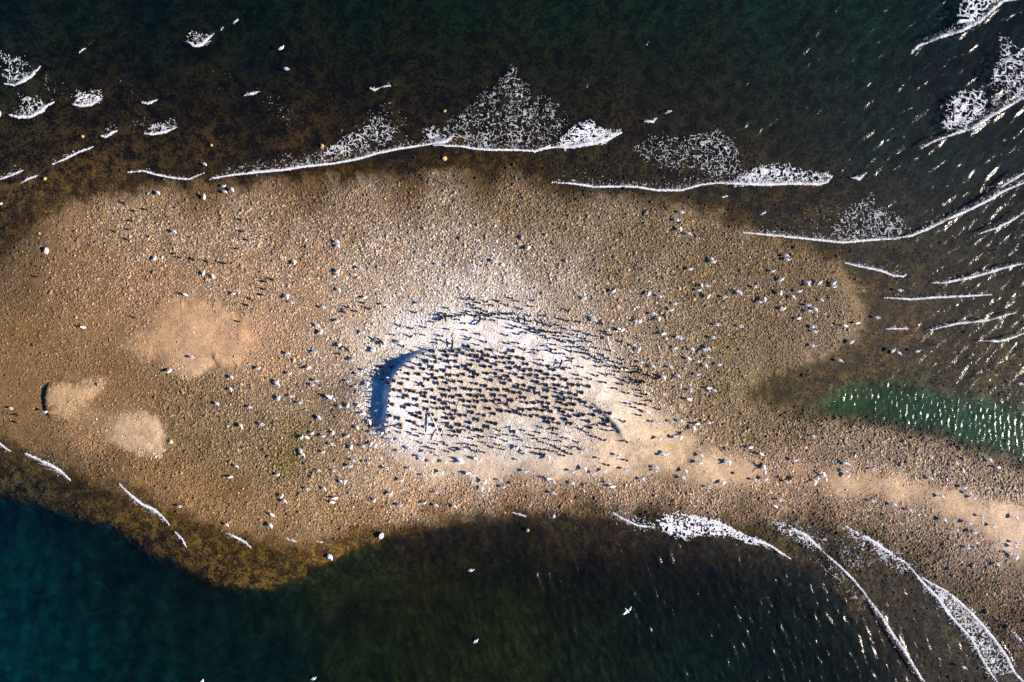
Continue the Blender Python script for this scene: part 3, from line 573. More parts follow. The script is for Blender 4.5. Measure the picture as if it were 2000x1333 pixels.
def build_stones():
    r = np.random.default_rng(21)
    N = 1350000
    px = r.uniform(-40, 2040, N); py = r.uniform(300, 1373, N)
    f = CG.at(FIELD['stones'], px, py)
    dl = sdist(LAND, px, py)
    dens = f[:, 0] * np.clip(2.6 * fbm(px / 14, py / 14, 51, 4) - 0.35, 0.1, 1.6) * (0.12 + 0.88 * smooth(-34, 34, dl + 44 * (fbm(px / 24, py / 24, 81, 4) - 0.5))) * np.where(sdist(DEEP, px, py) > 0, 0.0, 1.0)
    for poly, k in ((SAND_A, .18), (SAND_B, .3), (SAND_C, .6)):
        dens *= np.where(sdist(poly, px + 12 * (vnoise(px / 9, py / 9, 57) - .5), py + 12 * (vnoise(px / 9, py / 9, 58) - .5)) > 0, k, 1.0)
    for poly, k in ((SAND_T, 0.18), (SPIT, 0.15), (RING, 0.9)):
        w = smooth(-14, 10, sdist(poly, px + 20 * (vnoise(px / 18, py / 18, 55) - 0.5), py + 20 * (vnoise(px / 18, py / 18, 56) - 0.5)))
        dens *= 1 - (1 - k) * w; f[:, 1] *= 1 - 0.3 * w
    dens *= np.where(sdist(POOL, px, py) > 4, 0.1, 1.0)
    size = 0.70 * f[:, 1] * np.exp(r.normal(0, 0.36, N)) * np.where(r.random(N) < 0.02, 1.5, 1.0)
    ok = r.random(N) < dens * 0.82 * np.clip((0.165 / f[:, 1]) ** 1.5, 0.55, 1.7)
    px, py, size, f = px[ok], py[ok], size[ok], f[ok]
    n = len(px)
    print("stones", n)
    z = tz_at(px, py)
    sx = size * 0.5 * r.uniform(0.95, 1.35, n); sy = size * 0.5 * r.uniform(0.75, 1.05, n); sz = size * 0.5 * r.uniform(0.7, 1.4, n)
    V, q, t = lumps(px, py, z, sx, sy, sz, r.uniform(0, 6.283, n), 0.5, size * 0.10, r)
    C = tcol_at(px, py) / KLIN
    C = C * (C / C.mean(1, keepdims=True)) ** 0.08
    lum = np.exp(r.normal(0.05, 0.36, n))
    pale = r.random(n) < 0.04 + 0.5 * smooth(0.52, 0.72, fbm(px / 46, py / 24, 91, 3)) * smooth(620, 520, py)
    lum = np.where(pale, lum * 1.45, lum)
    C = C * lum[:, None]
    grey = C.mean(1, keepdims=True)
    C = C + (grey - C) * (r.random((n, 1)) * 0.3 + 0.25 * pale[:, None])
    C = C * (1 + r.normal(0, 0.05, (n, 3)))
    C = np.clip(C, 0.006, 0.82)
    m, nt_, out_ = new_mat("gravel")
    at = node(nt_, 'ShaderNodeAttribute', attribute_name='tone')
    p = node(nt_, 'ShaderNodeBsdfPrincipled'); p.inputs['Roughness'].default_value = 0.6; p.inputs['Specular IOR Level'].default_value = 0.18
    nt_.links.new(at.outputs['Color'], p.inputs['Base Color']); nt_.links.new(p.outputs[0], out_.inputs[0])
    me = mesh_arrays("gravel", V, [q, t], [m], False)
    color_attr(me, 'tone', np.repeat(C, 13, 0))
    tag(link("gravel", me), kind='stuff', label='tan and pale rounded pebbles strewn thickly over the sandbar', cat='gravel')
build_stones()

def build_foam():
    r = np.random.default_rng(33)
    PX, PY, SZ, RT, TN = [], [], [], [], []
    for dens, fil, s in LACE:
        poly = pts(s); lo = poly.min(0); hi = poly.max(0)
        n = int((hi[0] - lo[0]) * (hi[1] - lo[1]) * 4.0)
        x = r.uniform(lo[0] - 12, hi[0] + 12, n); y = r.uniform(lo[1] - 12, hi[1] + 12, n)
        d = sdist(poly, x + 14 * (fbm(x / 20, y / 20, 61, 3) - 0.5), y + 14 * (fbm(x / 20, y / 20, 64, 3) - 0.5))
        def field(x, y, fil=fil):
            wx = x + 5 * (vnoise(x / 7, y / 7, 71) - 0.5); wy = y + 5 * (vnoise(x / 7, y / 7, 72) - 0.5)
            return np.maximum(1 - np.abs(2 * vnoise(wx / fil, wy / fil * 1.2, 73) - 1), 0.95 * (1 - np.abs(2 * vnoise(wx / fil * 0.55, wy / fil * 0.6, 74) - 1)))
        cl = fbm(x / 28, y / 28, 75, 3)
        p = smooth(0.975 - 0.33 * min(dens, 1.1), 1.0 - 0.08 * min(dens, 1.1), field(x, y)) * smooth(-6, 14, d) * np.clip(dens * 1.15, 0, 1) * smooth(0.25, 0.62, cl + 0.28 * dens)
        ok = r.random(n) < p
        PX.append(x[ok]); PY.append(y[ok]); SZ.append(r.uniform(0.013, 0.028, ok.sum()) * (0.75 + 0.8 * min(dens, 1)))
        gx = field(x[ok] + 0.7, y[ok]) - field(x[ok] - 0.7, y[ok]); gy = field(x[ok], y[ok] + 0.7) - field(x[ok], y[ok] - 0.7)
        RT.append(np.arctan2(-gx, -gy) + 0 * gx); TN.append(np.clip(0.36 + 0.5 * dens + r.normal(0, 0.16, ok.sum()), 0.15, 0.88))
    for hw, fall, L in CREST_L:
        seg = np.hypot(*np.diff(L, axis=0).T); tot = seg.sum()
        n = int(tot * (hw * 0.9 + fall * 0.9))
        t = r.uniform(0, tot, n); cum = np.concatenate([[0], np.cumsum(seg)]); k = np.clip(np.searchsorted(cum, t) - 1, 0, len(seg) - 1)
        u = ((t - cum[k]) / seg[k])[:, None]
        P = L[k] * (1 - u) + L[k + 1] * u
        dv = (L[k + 1] - L[k]) / seg[k][:, None]; nv = np.stack([dv[:, 1], -dv[:, 0]], 1)          # to the left when walking in the picture
        mid = L.mean(0); seaward = -1.0 if mid[1] > 840 else 1.0
        end = smooth(0, min(20, tot * .25), np.minimum(t, tot - t))
        trail = r.random(n) < 0.45
        off = np.where(trail, np.abs(r.exponential(fall * 0.45, n)) * np.where(seaward > 0, 1, -1), -np.abs(r.normal(0, hw * 0.42, n)) * seaward * -1 * (0.15 + 0.85 * end))
        P = P + nv * off[:, None]
        ridge = 1 - np.abs(2 * vnoise(P[:, 0] / 5, P[:, 1] / 5, 77) - 1)
        ok = ~trail | (r.random(n) < smooth(0.55, 0.95, ridge) * np.exp(-np.abs(off) / (fall + 1)))
        ok &= r.random(n) < 0.25 + 0.75 * smooth(0, min(70, tot * .42), np.minimum(t, tot - t))
        PX.append(P[ok, 0]); PY.append(P[ok, 1]); SZ.append(r.uniform(0.016, 0.045, ok.sum())); RT.append(r.uniform(0, 6.28, ok.sum())); TN.append(np.where(trail[ok], r.uniform(0.2, 0.6, ok.sum()), r.uniform(0.55, 0.85, ok.sum())))
    px = np.concatenate(PX); py = np.concatenate(PY); sz = np.concatenate(SZ); n = len(px)
    print("foam", n)
    z = np.maximum(wz_at(px, py), tz_at(px, py)) + 0.005
    V, q, t = lumps(px, py, z, sz * r.uniform(1.8, 4.2, n), sz * r.uniform(0.7, 1.1, n), sz * r.uniform(0.3, 0.8, n), np.concatenate(RT), 0.4, sz * 0.15, r)
    m, nt_, out_ = new_mat("foam")
    p = node(nt_, 'ShaderNodeBsdfPrincipled'); p.inputs['Roughness'].default_value = 0.7; at = node(nt_, 'ShaderNodeAttribute', attribute_name='tone'); nt_.links.new(at.outputs['Color'], p.inputs['Base Color'])
    nt_.links.new(p.outputs[0], out_.inputs[0])
    me = mesh_arrays("foam", V, [q, t], [m], False)
    color_attr(me, 'tone', np.repeat(np.concatenate(TN)[:, None] * np.array([[0.95, 0.98, 1.0]]), 13, 0))
    tag(link("foam", me), kind='stuff', label='white lacy sea foam left by small breaking waves', cat='foam')
build_foam()
# ------------------------------------------------------------------ birds and what lies on the bar
def plain(name, col, rough=0.8, nscale=9.0, amount=0.25):
    m, nt_, out_ = new_mat(name)
    tc = node(nt_, 'ShaderNodeTexCoord'); ns = node(nt_, 'ShaderNodeTexNoise'); ns.inputs['Scale'].default_value = nscale; ns.inputs['Detail'].default_value = 4
    nt_.links.new(tc.outputs['Object'], ns.inputs['Vector'])
    rp = node(nt_, 'ShaderNodeValToRGB'); c = np.array(col)
    rp.color_ramp.elements[0].position = 0.3; rp.color_ramp.elements[1].position = 0.7
    rp.color_ramp.elements[0].color = tuple(c * (1 - amount)) + (1,); rp.color_ramp.elements[1].color = tuple(np.minimum(c * (1 + amount), 0.9)) + (1,)
    p = node(nt_, 'ShaderNodeBsdfPrincipled'); p.inputs['Roughness'].default_value = rough; p.inputs['Specular IOR Level'].default_value = 0.3
    nt_.links.new(ns.outputs['Fac'], rp.inputs['Fac']); nt_.links.new(rp.outputs[0], p.inputs['Base Color']); nt_.links.new(p.outputs[0], out_.inputs[0])
    return m
M_WHITE = plain("white_feathers", (0.84, 0.84, 0.84), 0.8, 12, 0.06)
M_GREY = plain("pale_grey_feathers", (0.83, 0.83, 0.84), 0.8, 12, 0.08)
M_TIP = plain("dark_wing_tip", (0.16, 0.16, 0.17), 0.6)
M_BILL = plain("orange_bill", (0.55, 0.25, 0.04), 0.5)
M_BLACK = plain("black_feathers", (0.011, 0.010, 0.010), 0.55, 14, 0.3)
M_BROWN = plain("bronze_feathers", (0.024, 0.017, 0.012), 0.55, 14, 0.3)
M_STICK = plain("bleached_wood", (0.72, 0.68, 0.62), 0.85, 6, 0.15)
M_TWIG = plain("guano_stained_twigs", (0.33, 0.28, 0.24), 0.9, 10, 0.5)
M_WEED = plain("dried_seaweed", (0.05, 0.034, 0.02), 0.8, 10, 0.4)
M_ROCKP = plain("pale_rock", (0.52, 0.45, 0.37), 0.85, 5, 0.3)
M_ROCKO = plain("ochre_rock", (0.50, 0.32, 0.13), 0.8, 5, 0.3)
M_ROCKD = plain("dark_rock", (0.05, 0.045, 0.04), 0.8, 5, 0.3)

class MB:
    def __init__(self):
        self.v = []; self.q = []; self.t = []; self.qm = []; self.tm = []; self.n = 0
    def loft(self, spine, rad, mats, seg=10, up=(0, 0, 1)):
        """spine points, (width, height) radii per ring; mats: function ring, segment -> material"""
        sp = np.array(spine, float); rad = np.array([(a, a) if np.isscalar(a) else a for a in rad], float)
        tg = np.gradient(sp, axis=0); tg /= np.linalg.norm(tg, axis=1)[:, None] + 1e-9
        base = self.n
        for p, d, (ra, rb) in zip(sp, tg, rad):
            s = np.cross(d, up); ln = np.linalg.norm(s)
            s = np.array([0, 1.0, 0]) if ln < 1e-3 else s / ln
            u = np.cross(s, d)
            for k in range(seg):
                a = 2 * math.pi * k / seg
                self.v.append(p + s * ra * math.cos(a) + u * rb * math.sin(a))
        nr = len(sp); self.n += nr * seg
        for i in range(nr - 1):
            for k in range(seg):
                a = base + i * seg + k; b = base + i * seg + (k + 1) % seg
                self.q.append((a, b, b + seg, a + seg)); self.qm.append(mats(i, k) if callable(mats) else mats)
        for e, ring in ((0, base), (nr - 1, base + (nr - 1) * seg)):
            self.v.append(sp[e]); c = self.n; self.n += 1
            for k in range(seg):
                a, b = ring + k, ring + (k + 1) % seg
                self.t.append((c, b, a) if e == 0 else (c, a, b))
                self.tm.append(mats(min(e, nr - 2), k) if callable(mats) else mats)
    def sheet(self, A, B, thick, mats):
        """a thin wing: leading edge A, trailing edge B"""
        A = np.array(A, float); B = np.array(B, float)
        self.loft((A + B) / 2, [(np.linalg.norm(a - b) / 2, thick) for a, b in zip(A, B)], mats, 8)
    def mesh(self, name, mats, smooth_shade=True):
        return mesh_arrays(name, np.array(self.v), [np.array(self.q, int).reshape(-1, 4), np.array(self.t, int).reshape(-1, 3)], mats, smooth_shade, self.qm + self.tm)
    def arrays(self):
        return np.array(self.v), np.array(self.q, int).reshape(-1, 4), np.array(self.t, int).reshape(-1, 3), np.array(self.qm + self.tm)

GM = [M_WHITE, M_GREY, M_TIP, M_BILL]
def gull_standing(turn=0.0, tilt=0.0, low=0.0):
    b = MB(); h = 0.33 - low
    ct, st = math.cos(turn), math.sin(turn)
    hx, hy = 0.20 + 0.06 * ct, 0.06 * st
    sp = [(-.30, 0, h - .03), (-.24, 0, h - .02), (-.15, 0, h), (-.05, 0, h + .01), (.06, 0, h + .03), (.14, 0, h + .07), (.185, 0, h + .125), (.20 + .015 * ct, .015 * st, h + .165), (hx - .01, hy, h + .175), (hx + .03 * ct, hy + .03 * st, h + .165)]
    rd = [(.035, .008), (.05, .022), (.085, .07), (.115, .10), (.11, .105), (.08, .08), (.052, .055), (.048, .05), (.044, .045), (.02, .02)]
    b.loft(sp, rd, lambda i, k: 0, 12)
    b.loft([(hx + .025 * ct, hy + .025 * st, h + .165), (hx + .06 * ct, hy + .06 * st, h + .157), (hx + .085 * ct, hy + .085 * st, h + .145)], [.014, .011, .003], 3, 6)
    for s in (-1, 1):
        b.loft([(.10, s * .085, h + .055), (.0, s * .105, h + .06), (-.14, s * .085, h + .035), (-.27, s * .045, h + .005), (-.38, s * .02, h - .012)], [(.02, .03), (.035, .05), (.04, .045), (.028, .02), (.006, .006)], lambda i, k: 2 if i >= 3 and k < 2 else 1, 8)
        b.loft([(.0, s * .04, h - .06), (.01, s * .042, h * .45), (.005, s * .045, 0.0)], [.014, .009, .009], 3, 5)
        b.loft([(-.01, s * .045, .006), (.05, s * .05, .006)], [(.012, .006), (.028, .005)], 3, 5)
    return b
def gull_floating():
    b = gull_standing(0.2, 0, .23)
    return b
def gull_wings(flying=True, bank_=0.25):
    b = MB(); h = 0.0 if flying else 0.26
    b.loft([(-.32, 0, h), (-.24, 0, h), (-.12, 0, h), (0, 0, h), (.10, 0, h + .01), (.17, 0, h + .02), (.23, 0, h + .03), (.27, 0, h + .03)], [(.07, .008), (.05, .02), (.075, .06), (.095, .08), (.08, .07), (.05, .05), (.045, .045), (.018, .018)], 0, 12)
    b.loft([(.26, 0, h + .03), (.33, 0, h + .015)], [.013, .004], 3, 6)
    for s in (-1, 1):
        A = [(.10, s * .05, h + .04), (.15, s * .22, h + .10 + bank_ * .2), (.08, s * .42, h + .12 + bank_ * .3), (-.06, s * .62, h + .10 + bank_ * .3)]
        B = [(-.10, s * .05, h + .03), (-.06, s * .22, h + .09 + bank_ * .2), (-.10, s * .42, h + .11 + bank_ * .3), (-.12, s * .63, h + .10 + bank_ * .3)]
        b.sheet(A, B, .012, lambda i, k: 2 if i == 2 and k % 4 < 2 else 1)
        if not flying:
            b.loft([(0, s * .04, h - .06), (.0, s * .045, 0)], [.013, .009], 3, 5)
    return b
CM = [M_BLACK, M_BROWN, M_TIP, M_BILL]
def cormorant_standing(turn=0.0, lean=0.0):
    b = MB(); ct, st = math.cos(turn), math.sin(turn)
    l = lean
    sp = [(-.30, 0, .05), (-.20, 0, .10), (-.10, 0, .19), (-.02, 0, .28), (.04 + l * .3, 0, .37), (.08 + l * .6, 0, .45), (.09 + l, 0, .52), (.08 + l, 0, .60), (.085 + l, 0, .67), (.10 + l + .02 * ct, .02 * st, .715), (.12 + l + .05 * ct, .05 * st, .72)]
    rd = [(.05, .008), (.045, .02), (.085, .075), (.11, .10), (.105, .10), (.075, .075), (.045, .045), (.034, .034), (.033, .033), (.038, .036), (.018, .018)]
    b.loft(sp, rd, lambda i, k: 0, 12, up=(0.3, 0, 1))
    b.loft([(.115 + l + .045 * ct, .045 * st, .72), (.15 + l + .09 * ct, .09 * st, .715), (.165 + l + .105 * ct, .105 * st, .70)], [.012, .009, .003], 3, 6)
    for s in (-1, 1):
        b.loft([(.05 + l * .3, s * .085, .40), (-.01, s * .105, .31), (-.09, s * .09, .20), (-.17, s * .05, .11), (-.23, s * .025, .07)], [(.02, .03), (.03, .06), (.03, .06), (.02, .03), (.005, .008)], 1, 8)
        b.loft([(-.02, s * .05, .20), (-.01, s * .055, .08), (0, s * .06, .0)], [.03, .015, .014], 0, 5)
        b.loft([(-.03, s * .06, .008), (.07, s * .075, .008)], [(.015, .008), (.035, .006)], 0, 5)
    return b
def cormorant_spread():
    b = cormorant_standing(0.6, 0.0)
    for s in (-1, 1):
        b.sheet([(.06, s * .08, .42), (.10, s * .26, .50), (.04, s * .45, .48), (-.05, s * .56, .42)], [(-.06, s * .08, .26), (-.10, s * .26, .33), (-.12, s * .42, .33), (-.12, s * .53, .33)], .012, 1)
    return b
def cormorant_sitting(turn=0.0):
    b = MB(); ct, st = math.cos(turn), math.sin(turn)
    sp = [(-.36, 0, .10), (-.28, 0, .11), (-.18, 0, .12), (-.05, 0, .14), (.07, 0, .16), (.15, 0, .21), (.17, 0, .28), (.155, 0, .35), (.16 + .02 * ct, .02 * st, .40), (.18 + .05 * ct, .05 * st, .405)]
    rd = [(.06, .01), (.05, .02), (.10, .07), (.135, .10), (.12, .10), (.07, .07), (.042, .042), (.036, .036), (.04, .038), (.018, .018)]
    b.loft(sp, rd, 0, 12)
    b.loft([(.175 + .045 * ct, .045 * st, .405), (.23 + .10 * ct, .10 * st, .395)], [.012, .004], 3, 6)
    for s in (-1, 1):
        b.loft([(.08, s * .10, .19), (-.02, s * .125, .19), (-.14, s * .10, .16), (-.25, s * .05, .13), (-.32, s * .03, .115)], [(.025, .03), (.035, .06), (.035, .05), (.02, .02), (.005, .006)], 1, 8)
    return b
def cormorant_flying():
    b = MB()
    b.loft([(-.42, 0, 0), (-.3, 0, 0), (-.15, 0, 0), (0, 0, 0), (.13, 0, 0), (.24, 0, .01), (.36, 0, .02), (.44, 0, .025), (.48, 0, .025)], [(.05, .008), (.05, .03), (.09, .07), (.10, .08), (.07, .06), (.04, .04), (.033, .033), (.036, .034), (.015, .015)], 0, 12)
    b.loft([(.47, 0, .025), (.55, 0, .02)], [.011, .004], 3, 6)
    for s in (-1, 1):
        b.sheet([(.11, s * .06, .03), (.16, s * .25, .08), (.08, s * .48, .10), (-.05, s * .68, .08)], [(-.12, s * .06, .02), (-.08, s * .25, .07), (-.1, s * .46, .09), (-.10, s * .68, .08)], .013, 1)
    return b
def nest_mesh(seed):
    r = random.Random(seed); b = MB()
    for ring in range(26):
        a0 = r.uniform(0, 6.283); rr = r.uniform(.11, .21); ln = r.uniform(.5, 1.1); z = r.uniform(.03, .23) * (1.15 - rr)
        b.loft([(rr * math.cos(a0 + t * ln), rr * math.sin(a0 + t * ln), z + r.uniform(-.02, .02)) for t in (0, .35, .7, 1)], [.009, .016, .014, .006], 0, 5)
    b.loft([(0, 0, -.03), (0, 0, .07), (0, 0, .20), (0, 0, .16)], [(.27, .27), (.22, .22), (.15, .15), (.07, .07)], 0, 12, up=(1, 0, 0))
    return b.mesh("nest", [M_TWIG])

gull_meshes = [gull_standing(t).mesh("gull", GM) for t in (0.0, 0.9, -0.8, 2.4)]
gull_float = gull_floating().mesh("gull", GM)
gull_fly = gull_wings(True).mesh("gull", GM); gull_flap = gull_wings(False, .5).mesh("gull", GM)
corm_b = [cormorant_standing(t, l) for t, l in ((0, 0), (.9, .03), (-1.2, -.02), (2.6, 0))] + [cormorant_spread()]
corm_meshes = [b.mesh("cormorant", CM) for b in corm_b]
sit_b = [cormorant_sitting(t) for t in (0, .9, -1.3, 2.2)]
sit_meshes = [b.mesh("cormorant", CM) for b in sit_b]
corm_fly = cormorant_flying().mesh("cormorant", CM)
nest_meshes = [nest_mesh(k) for k in range(5)]

# landmarks used to tell the birds apart: x0, y0, x1, y1, phrase
ZONE = [
 (0,330,200,470,'on the wet sand at the upper left shore'), (200,330,520,400,'by the wash at the upper left shore'), (200,400,330,480,'on the pale pebbles at the far left'), (0,400,200,700,'at the western tip of the gravel'), (330,400,420,560,'on the left pebbles below the shore group'), (420,400,500,560,'on the left pebbles, right of the dark pair'), (200,560,430,760,'beside the upper left sand patch'), (430,560,560,660,'on the pebbles right of the sand patch'),
 (500,440,720,560,'on the pebbles under the upper shore'), (560,560,640,660,'between the sand patch and the guano ring'), (640,560,725,660,'at the outer left of the guano ring'), (725,560,850,645,'upper left of the guano ring'), (720,480,1060,560,'on the pebbles above the guano ring'),
 (850,560,950,611,'above the dark bird line, left half'), (950,560,1060,611,'above the dark bird line, right half'), (850,611,930,625,'in the dark line on the upper rim, left end'), (930,611,985,625,'in the dark line on the upper rim, middle'), (985,611,1060,636,'in the dark line on the upper rim, right end'), (845,625,930,680,'on the white ground inside the rim, left'), (930,625,1000,680,'on the white ground inside the rim, middle'), (1000,636,1060,700,'on the white ground under the right rim'),
 (1060,560,1200,625,'above the right arm of the rim'), (1060,625,1130,646,'along the outer edge of the right rim'), (1060,646,1110,664,'in the packed row of the right rim'), (1130,625,1240,660,'on the pebbles outside the right rim'), (1110,646,1180,675,'beside the packed row of the right rim'), (1060,664,1110,714,'on the white strip under the right rim'), (1110,675,1160,714,'in the dark cluster of the right rim'), (1160,660,1230,714,'on the cobbles right of the dark cluster'), (1160,714,1220,760,'on the cobble wedge beside white ground'), (1220,700,1300,760,'on the cobble wedge, outer side'), (1105,714,1160,750,'alone on the white strip by the cobbles'),
 (560,640,720,715,'left above the blue shadowed bank'), (720,640,850,685,'on the white ground above the shadowed bank'), (640,715,720,800,'in the long shadows left of the bank'), (720,700,775,780,'in the blue shadow of the bank'), (695,780,775,862,'at the foot of the shadowed bank'),
 (500,700,600,800,'on the left cobbles, upper part'), (330,690,500,850,'on the cobbles between the two sand patches'), (600,700,640,800,'on the left cobbles near the long shadows'), (500,800,600,900,'on the left cobbles, middle part'), (600,800,700,900,'on the left cobbles, near the ring'), (330,850,560,1000,'on the lower left gravel'), (500,900,640,990,'on the olive cobbles at lower left'), (640,860,700,1000,'on the gravel under the left cobbles'), (700,860,780,1000,'on the sand below the bank foot'), (0,700,330,850,'beside the left sand patches'), (430,990,760,1060,'near the lower left waterline'),
 (775,840,850,910,'on the pale slope under the colony, left'), (850,840,900,910,'on the pale slope under the driftwood'), (900,840,960,910,'on the pale slope right of the driftwood'), (780,905,900,1000,'on the sand under the pale slope'), (900,905,1000,1000,'on the lower sand, centre left'), (960,840,1090,925,'on the pale ground under the colony centre'), (1050,820,1125,866,'at the lower right fringe of the colony'), (1125,820,1240,866,'by the grey hollow at the right fringe'), (1090,866,1160,925,'on the sand under the grey hollow'), (1160,866,1240,925,'on the sand right under the grey hollow'), (1000,925,1140,1000,'at the edge of the lower gravel, left'), (1140,925,1300,1000,'at the edge of the lower gravel, right'),
 (1195,755,1300,815,'on the sand right of the white ground'), (1240,815,1400,870,'on the sand tail by the cobbles'), (1240,870,1400,1000,'on the sand tail, lower side'), (1400,860,1560,1000,'at the tip of the sand tail'),
 (1000,400,1200,560,'on the upper cobbles, centre'), (1300,400,1350,470,'by the wet upper shore, centre right'), (1340,480,1430,600,'on the upper right gravel, left group'), (1430,540,1500,600,'on the upper right gravel, middle group'), (1500,480,1560,560,'near the right shore, upper group'), (1560,540,1640,600,'near the right shore, middle group'), (1500,560,1560,640,'near the right shore, left group'), (1560,600,1700,660,'near the right shore, lower group'), (1640,540,1800,700,'in the shallow flats at the right'), (1240,560,1340,640,'on the cobbles right of the rim, upper'), (1200,560,1300,700,'on the cobbles right of the rim, lower'), (1300,640,1420,720,'on the right cobbles, middle'), (1300,720,1420,815,'on the right cobbles, lower'), (1300,600,1480,660,'on the right gravel under the middle group'),
 (1560,660,1680,720,'at the edge of the brown shallows'), (1560,840,1680,910,'on the cobble bank under the green pool'), (1630,895,1760,1000,'on the sand spit, left part'), (1500,940,1640,1000,'on the gravel under the spit'), (1760,900,1900,1000,'on the sand spit, middle part'), (1900,700,2000,940,'by the green pool at the right edge'), (1800,1000,1925,1110,'on the sand spit, right part'), (1925,1000,2000,1110,'on the sand spit at the right edge'), (1800,1110,2000,1333,'in the lower right surf'),
]
def zone_of(x, y):
    for k, (x0, y0, x1, y1, ph) in enumerate(ZONE):
        if x0 <= x < x1 and y0 <= y < y1:
            return ph
    return 'on the open gravel' if y < 960 else 'by the lower shore'
ORD = ['leftmost', 'second from left', 'third from left', 'fourth from left', 'fifth from left', 'sixth from left', 'seventh from left', 'eighth from left', 'ninth from left', 'tenth from left', 'eleventh from left', 'twelfth from left', 'thirteenth from left', 'fourteenth from left', 'fifteenth from left', 'sixteenth from left']
def put(name, me, px, py, heading, z=None, sc=1.0):
    wx, wy = P2W(px, py)
    g = float(max(tz_at(np.array([px]), np.array([py]))[0], -0.03))
    return link(name, me, (float(wx), float(wy), g if z is None else z), math.radians(heading), sc)
def name_all(objs, look, cat, group):
    by = {}
    for o, x, y in objs:
        by.setdefault(zone_of(x, y), []).append((x, y, o))
    for ph, l in by.items():
        l.sort(key=lambda t: (t[0], t[1]))
        for k, (x, y, o) in enumerate(l):
            if len(l) == 1:
                lab = f"{look} {ph}"
            elif len(l) <= len(ORD):
                lab = f"{look} {ph}, {ORD[k]}"
            else:
                lab = f"{look} {ph}"
            tag(o, lab, cat, group)

r = random.Random(5)
objs = []
kept = []
for x, y in GULL:
    if all(math.hypot(x - a, y - b) > 5.6 for a, b in kept):
        kept.append((x, y))
for x, y in kept:
    hd = r.gauss(-12, 32) + (180 if r.random() < 0.12 else 0) + (r.choice((60, -60)) if r.random() < 0.3 else 0)
    objs.append((put("gull", r.choice(gull_meshes), x, y, hd, None, r.uniform(0.98, 1.18)), x, y))
name_all(objs, 'white gull standing', 'gull', 'gulls')
for (x, y, h, hd), lab in zip(FLYING, ('gull flapping with raised wings beside two gulls on the lower sand edge', 'white gull flying over the dark water under the bar', 'gull with curved wings low over the sand spit, upper of two', 'gull with curved wings low over the sand spit, lower of two', 'gull with spread wings at the tip of the sand tail', 'white gull with open wings over the right cobbles', 'white gull with open wings over the left cobbles')):
    low = h < 1.2
    me_ = gull_flap if low else gull_fly
    if h >= 1.2:
        wx, wy = P2W(x, y); o = link("gull", me_, (float(wx), float(wy), h), math.radians(hd), 1.15)
    else:
        o = put("gull", me_, x, y, hd, None, 1.1)
    tag(o, lab, 'gull', 'gulls')
for (x, y, hd), lab in zip(FLOATING, ('white gull floating on dark water at upper left, upper of the pair', 'white gull floating on dark water at upper left, lower of the pair', 'white gull floating on the dark water under the bar', 'white gull floating on olive water at the bottom centre', 'white gull floating at the bottom edge, right one', 'white gull floating at the bottom edge in the blue water', 'white gull floating in the foam at the left edge')):
    tag(put("gull", gull_float, x, y, hd, 0.0, 1.25), lab, 'gull', 'gulls')
# two larger white birds by the lower waterline
def big_bird():
    b = MB()
    b.loft([(-.52, 0, .16), (-.42, 0, .18), (-.28, 0, .20), (-.08, 0, .22), (.14, 0, .22), (.27, 0, .25), (.33, 0, .33), (.30, 0, .43), (.27, 0, .52), (.30, 0, .58), (.36, 0, .58)], [(.05, .015), (.11, .06), (.19, .13), (.235, .17), (.20, .16), (.11, .11), (.06, .06), (.05, .05), (.05, .05), (.055, .05), (.025, .025)], 0, 14)
    b.loft([(.35, 0, .58), (.43, 0, .56), (.48, 0, .545)], [.022, .018, .006], 3, 6)
    for s in (-1, 1):
        b.loft([(.16, s * .17, .30), (0, s * .21, .31), (-.2, s * .18, .27), (-.38, s * .1, .22), (-.5, s * .05, .19)], [(.03, .05), (.06, .09), (.06, .08), (.03, .04), (.006, .01)], 0, 10)
        b.loft([(.0, s * .08, .10), (.0, s * .09, -.06)], [.03, .022], 3, 6)
    return b.mesh("waterbird", GM)
bb = big_bird()
tag(put("waterbird", bb, 746, 1045, 72, 0.06), 'large plump white bird on the wet gravel at the lower shore', 'bird', 'large white birds')
tag(put("waterbird", bb, 646, 1088, -48, -0.06), 'large plump white bird sitting in the brown shallows', 'bird', 'large white birds')

r = random.Random(9)
single = []; mass = []
LIMIT = 300
for k, (x, y) in enumerate(CORM):
    x = float(x); y = float(y)
    single.append(('stand', 4 if r.random() < 0.04 else r.choice(range(4)), x, y, r.gauss(0, 40), r.uniform(.84, 1.0)))
WHITE = pts("800,842 880,828 960,836 1040,832 1120,842 1150,870 1100,890 1000,884 900,882 830,872")
while len(single) < len(CORM) + 46:                                    # small birds dotted over the white ground
    x, y = r.uniform(795, 1150), r.uniform(826, 892)
    if inside(WHITE, np.array([x]), np.array([y]))[0] and all(math.hypot(x - e[2], y - e[3]) > 9 for e in single):
        single.append(('stand', r.choice(range(4)), x, y, r.gauss(0, 40), r.uniform(.8, .95)))
for x, y in NEST:
    e = ('sit' if r.random() < 0.6 else 'stand', r.choice(range(4)), float(x), float(y), r.gauss(0, 45), r.uniform(.9, 1.08))
    single.append(e)
A_ = np.array([(e[2], e[3]) for e in single]); DD = np.hypot(A_[:, None, 0] - A_[None, :, 0], A_[:, None, 1] - A_[None, :, 1]); np.fill_diagonal(DD, 1e9)
lonely = np.argsort(-np.sort(DD, 1)[:, :3].mean(1))                     # the birds that stand most clear of the others stay single
chosen = set(lonely[:LIMIT - 2].tolist())
mass = [e for k, e in enumerate(single) if k not in chosen]
single = [e for k, e in enumerate(single) if k in chosen]
print("cormorants", len(single), len(mass), "gulls", len(kept), "nesting singles", sum((e[2], e[3]) in {(float(a), float(b)) for a, b in NEST} for e in single))
nest_at = {(float(x), float(y)) for x, y in NEST}
objs = []; packed = []; nests = []
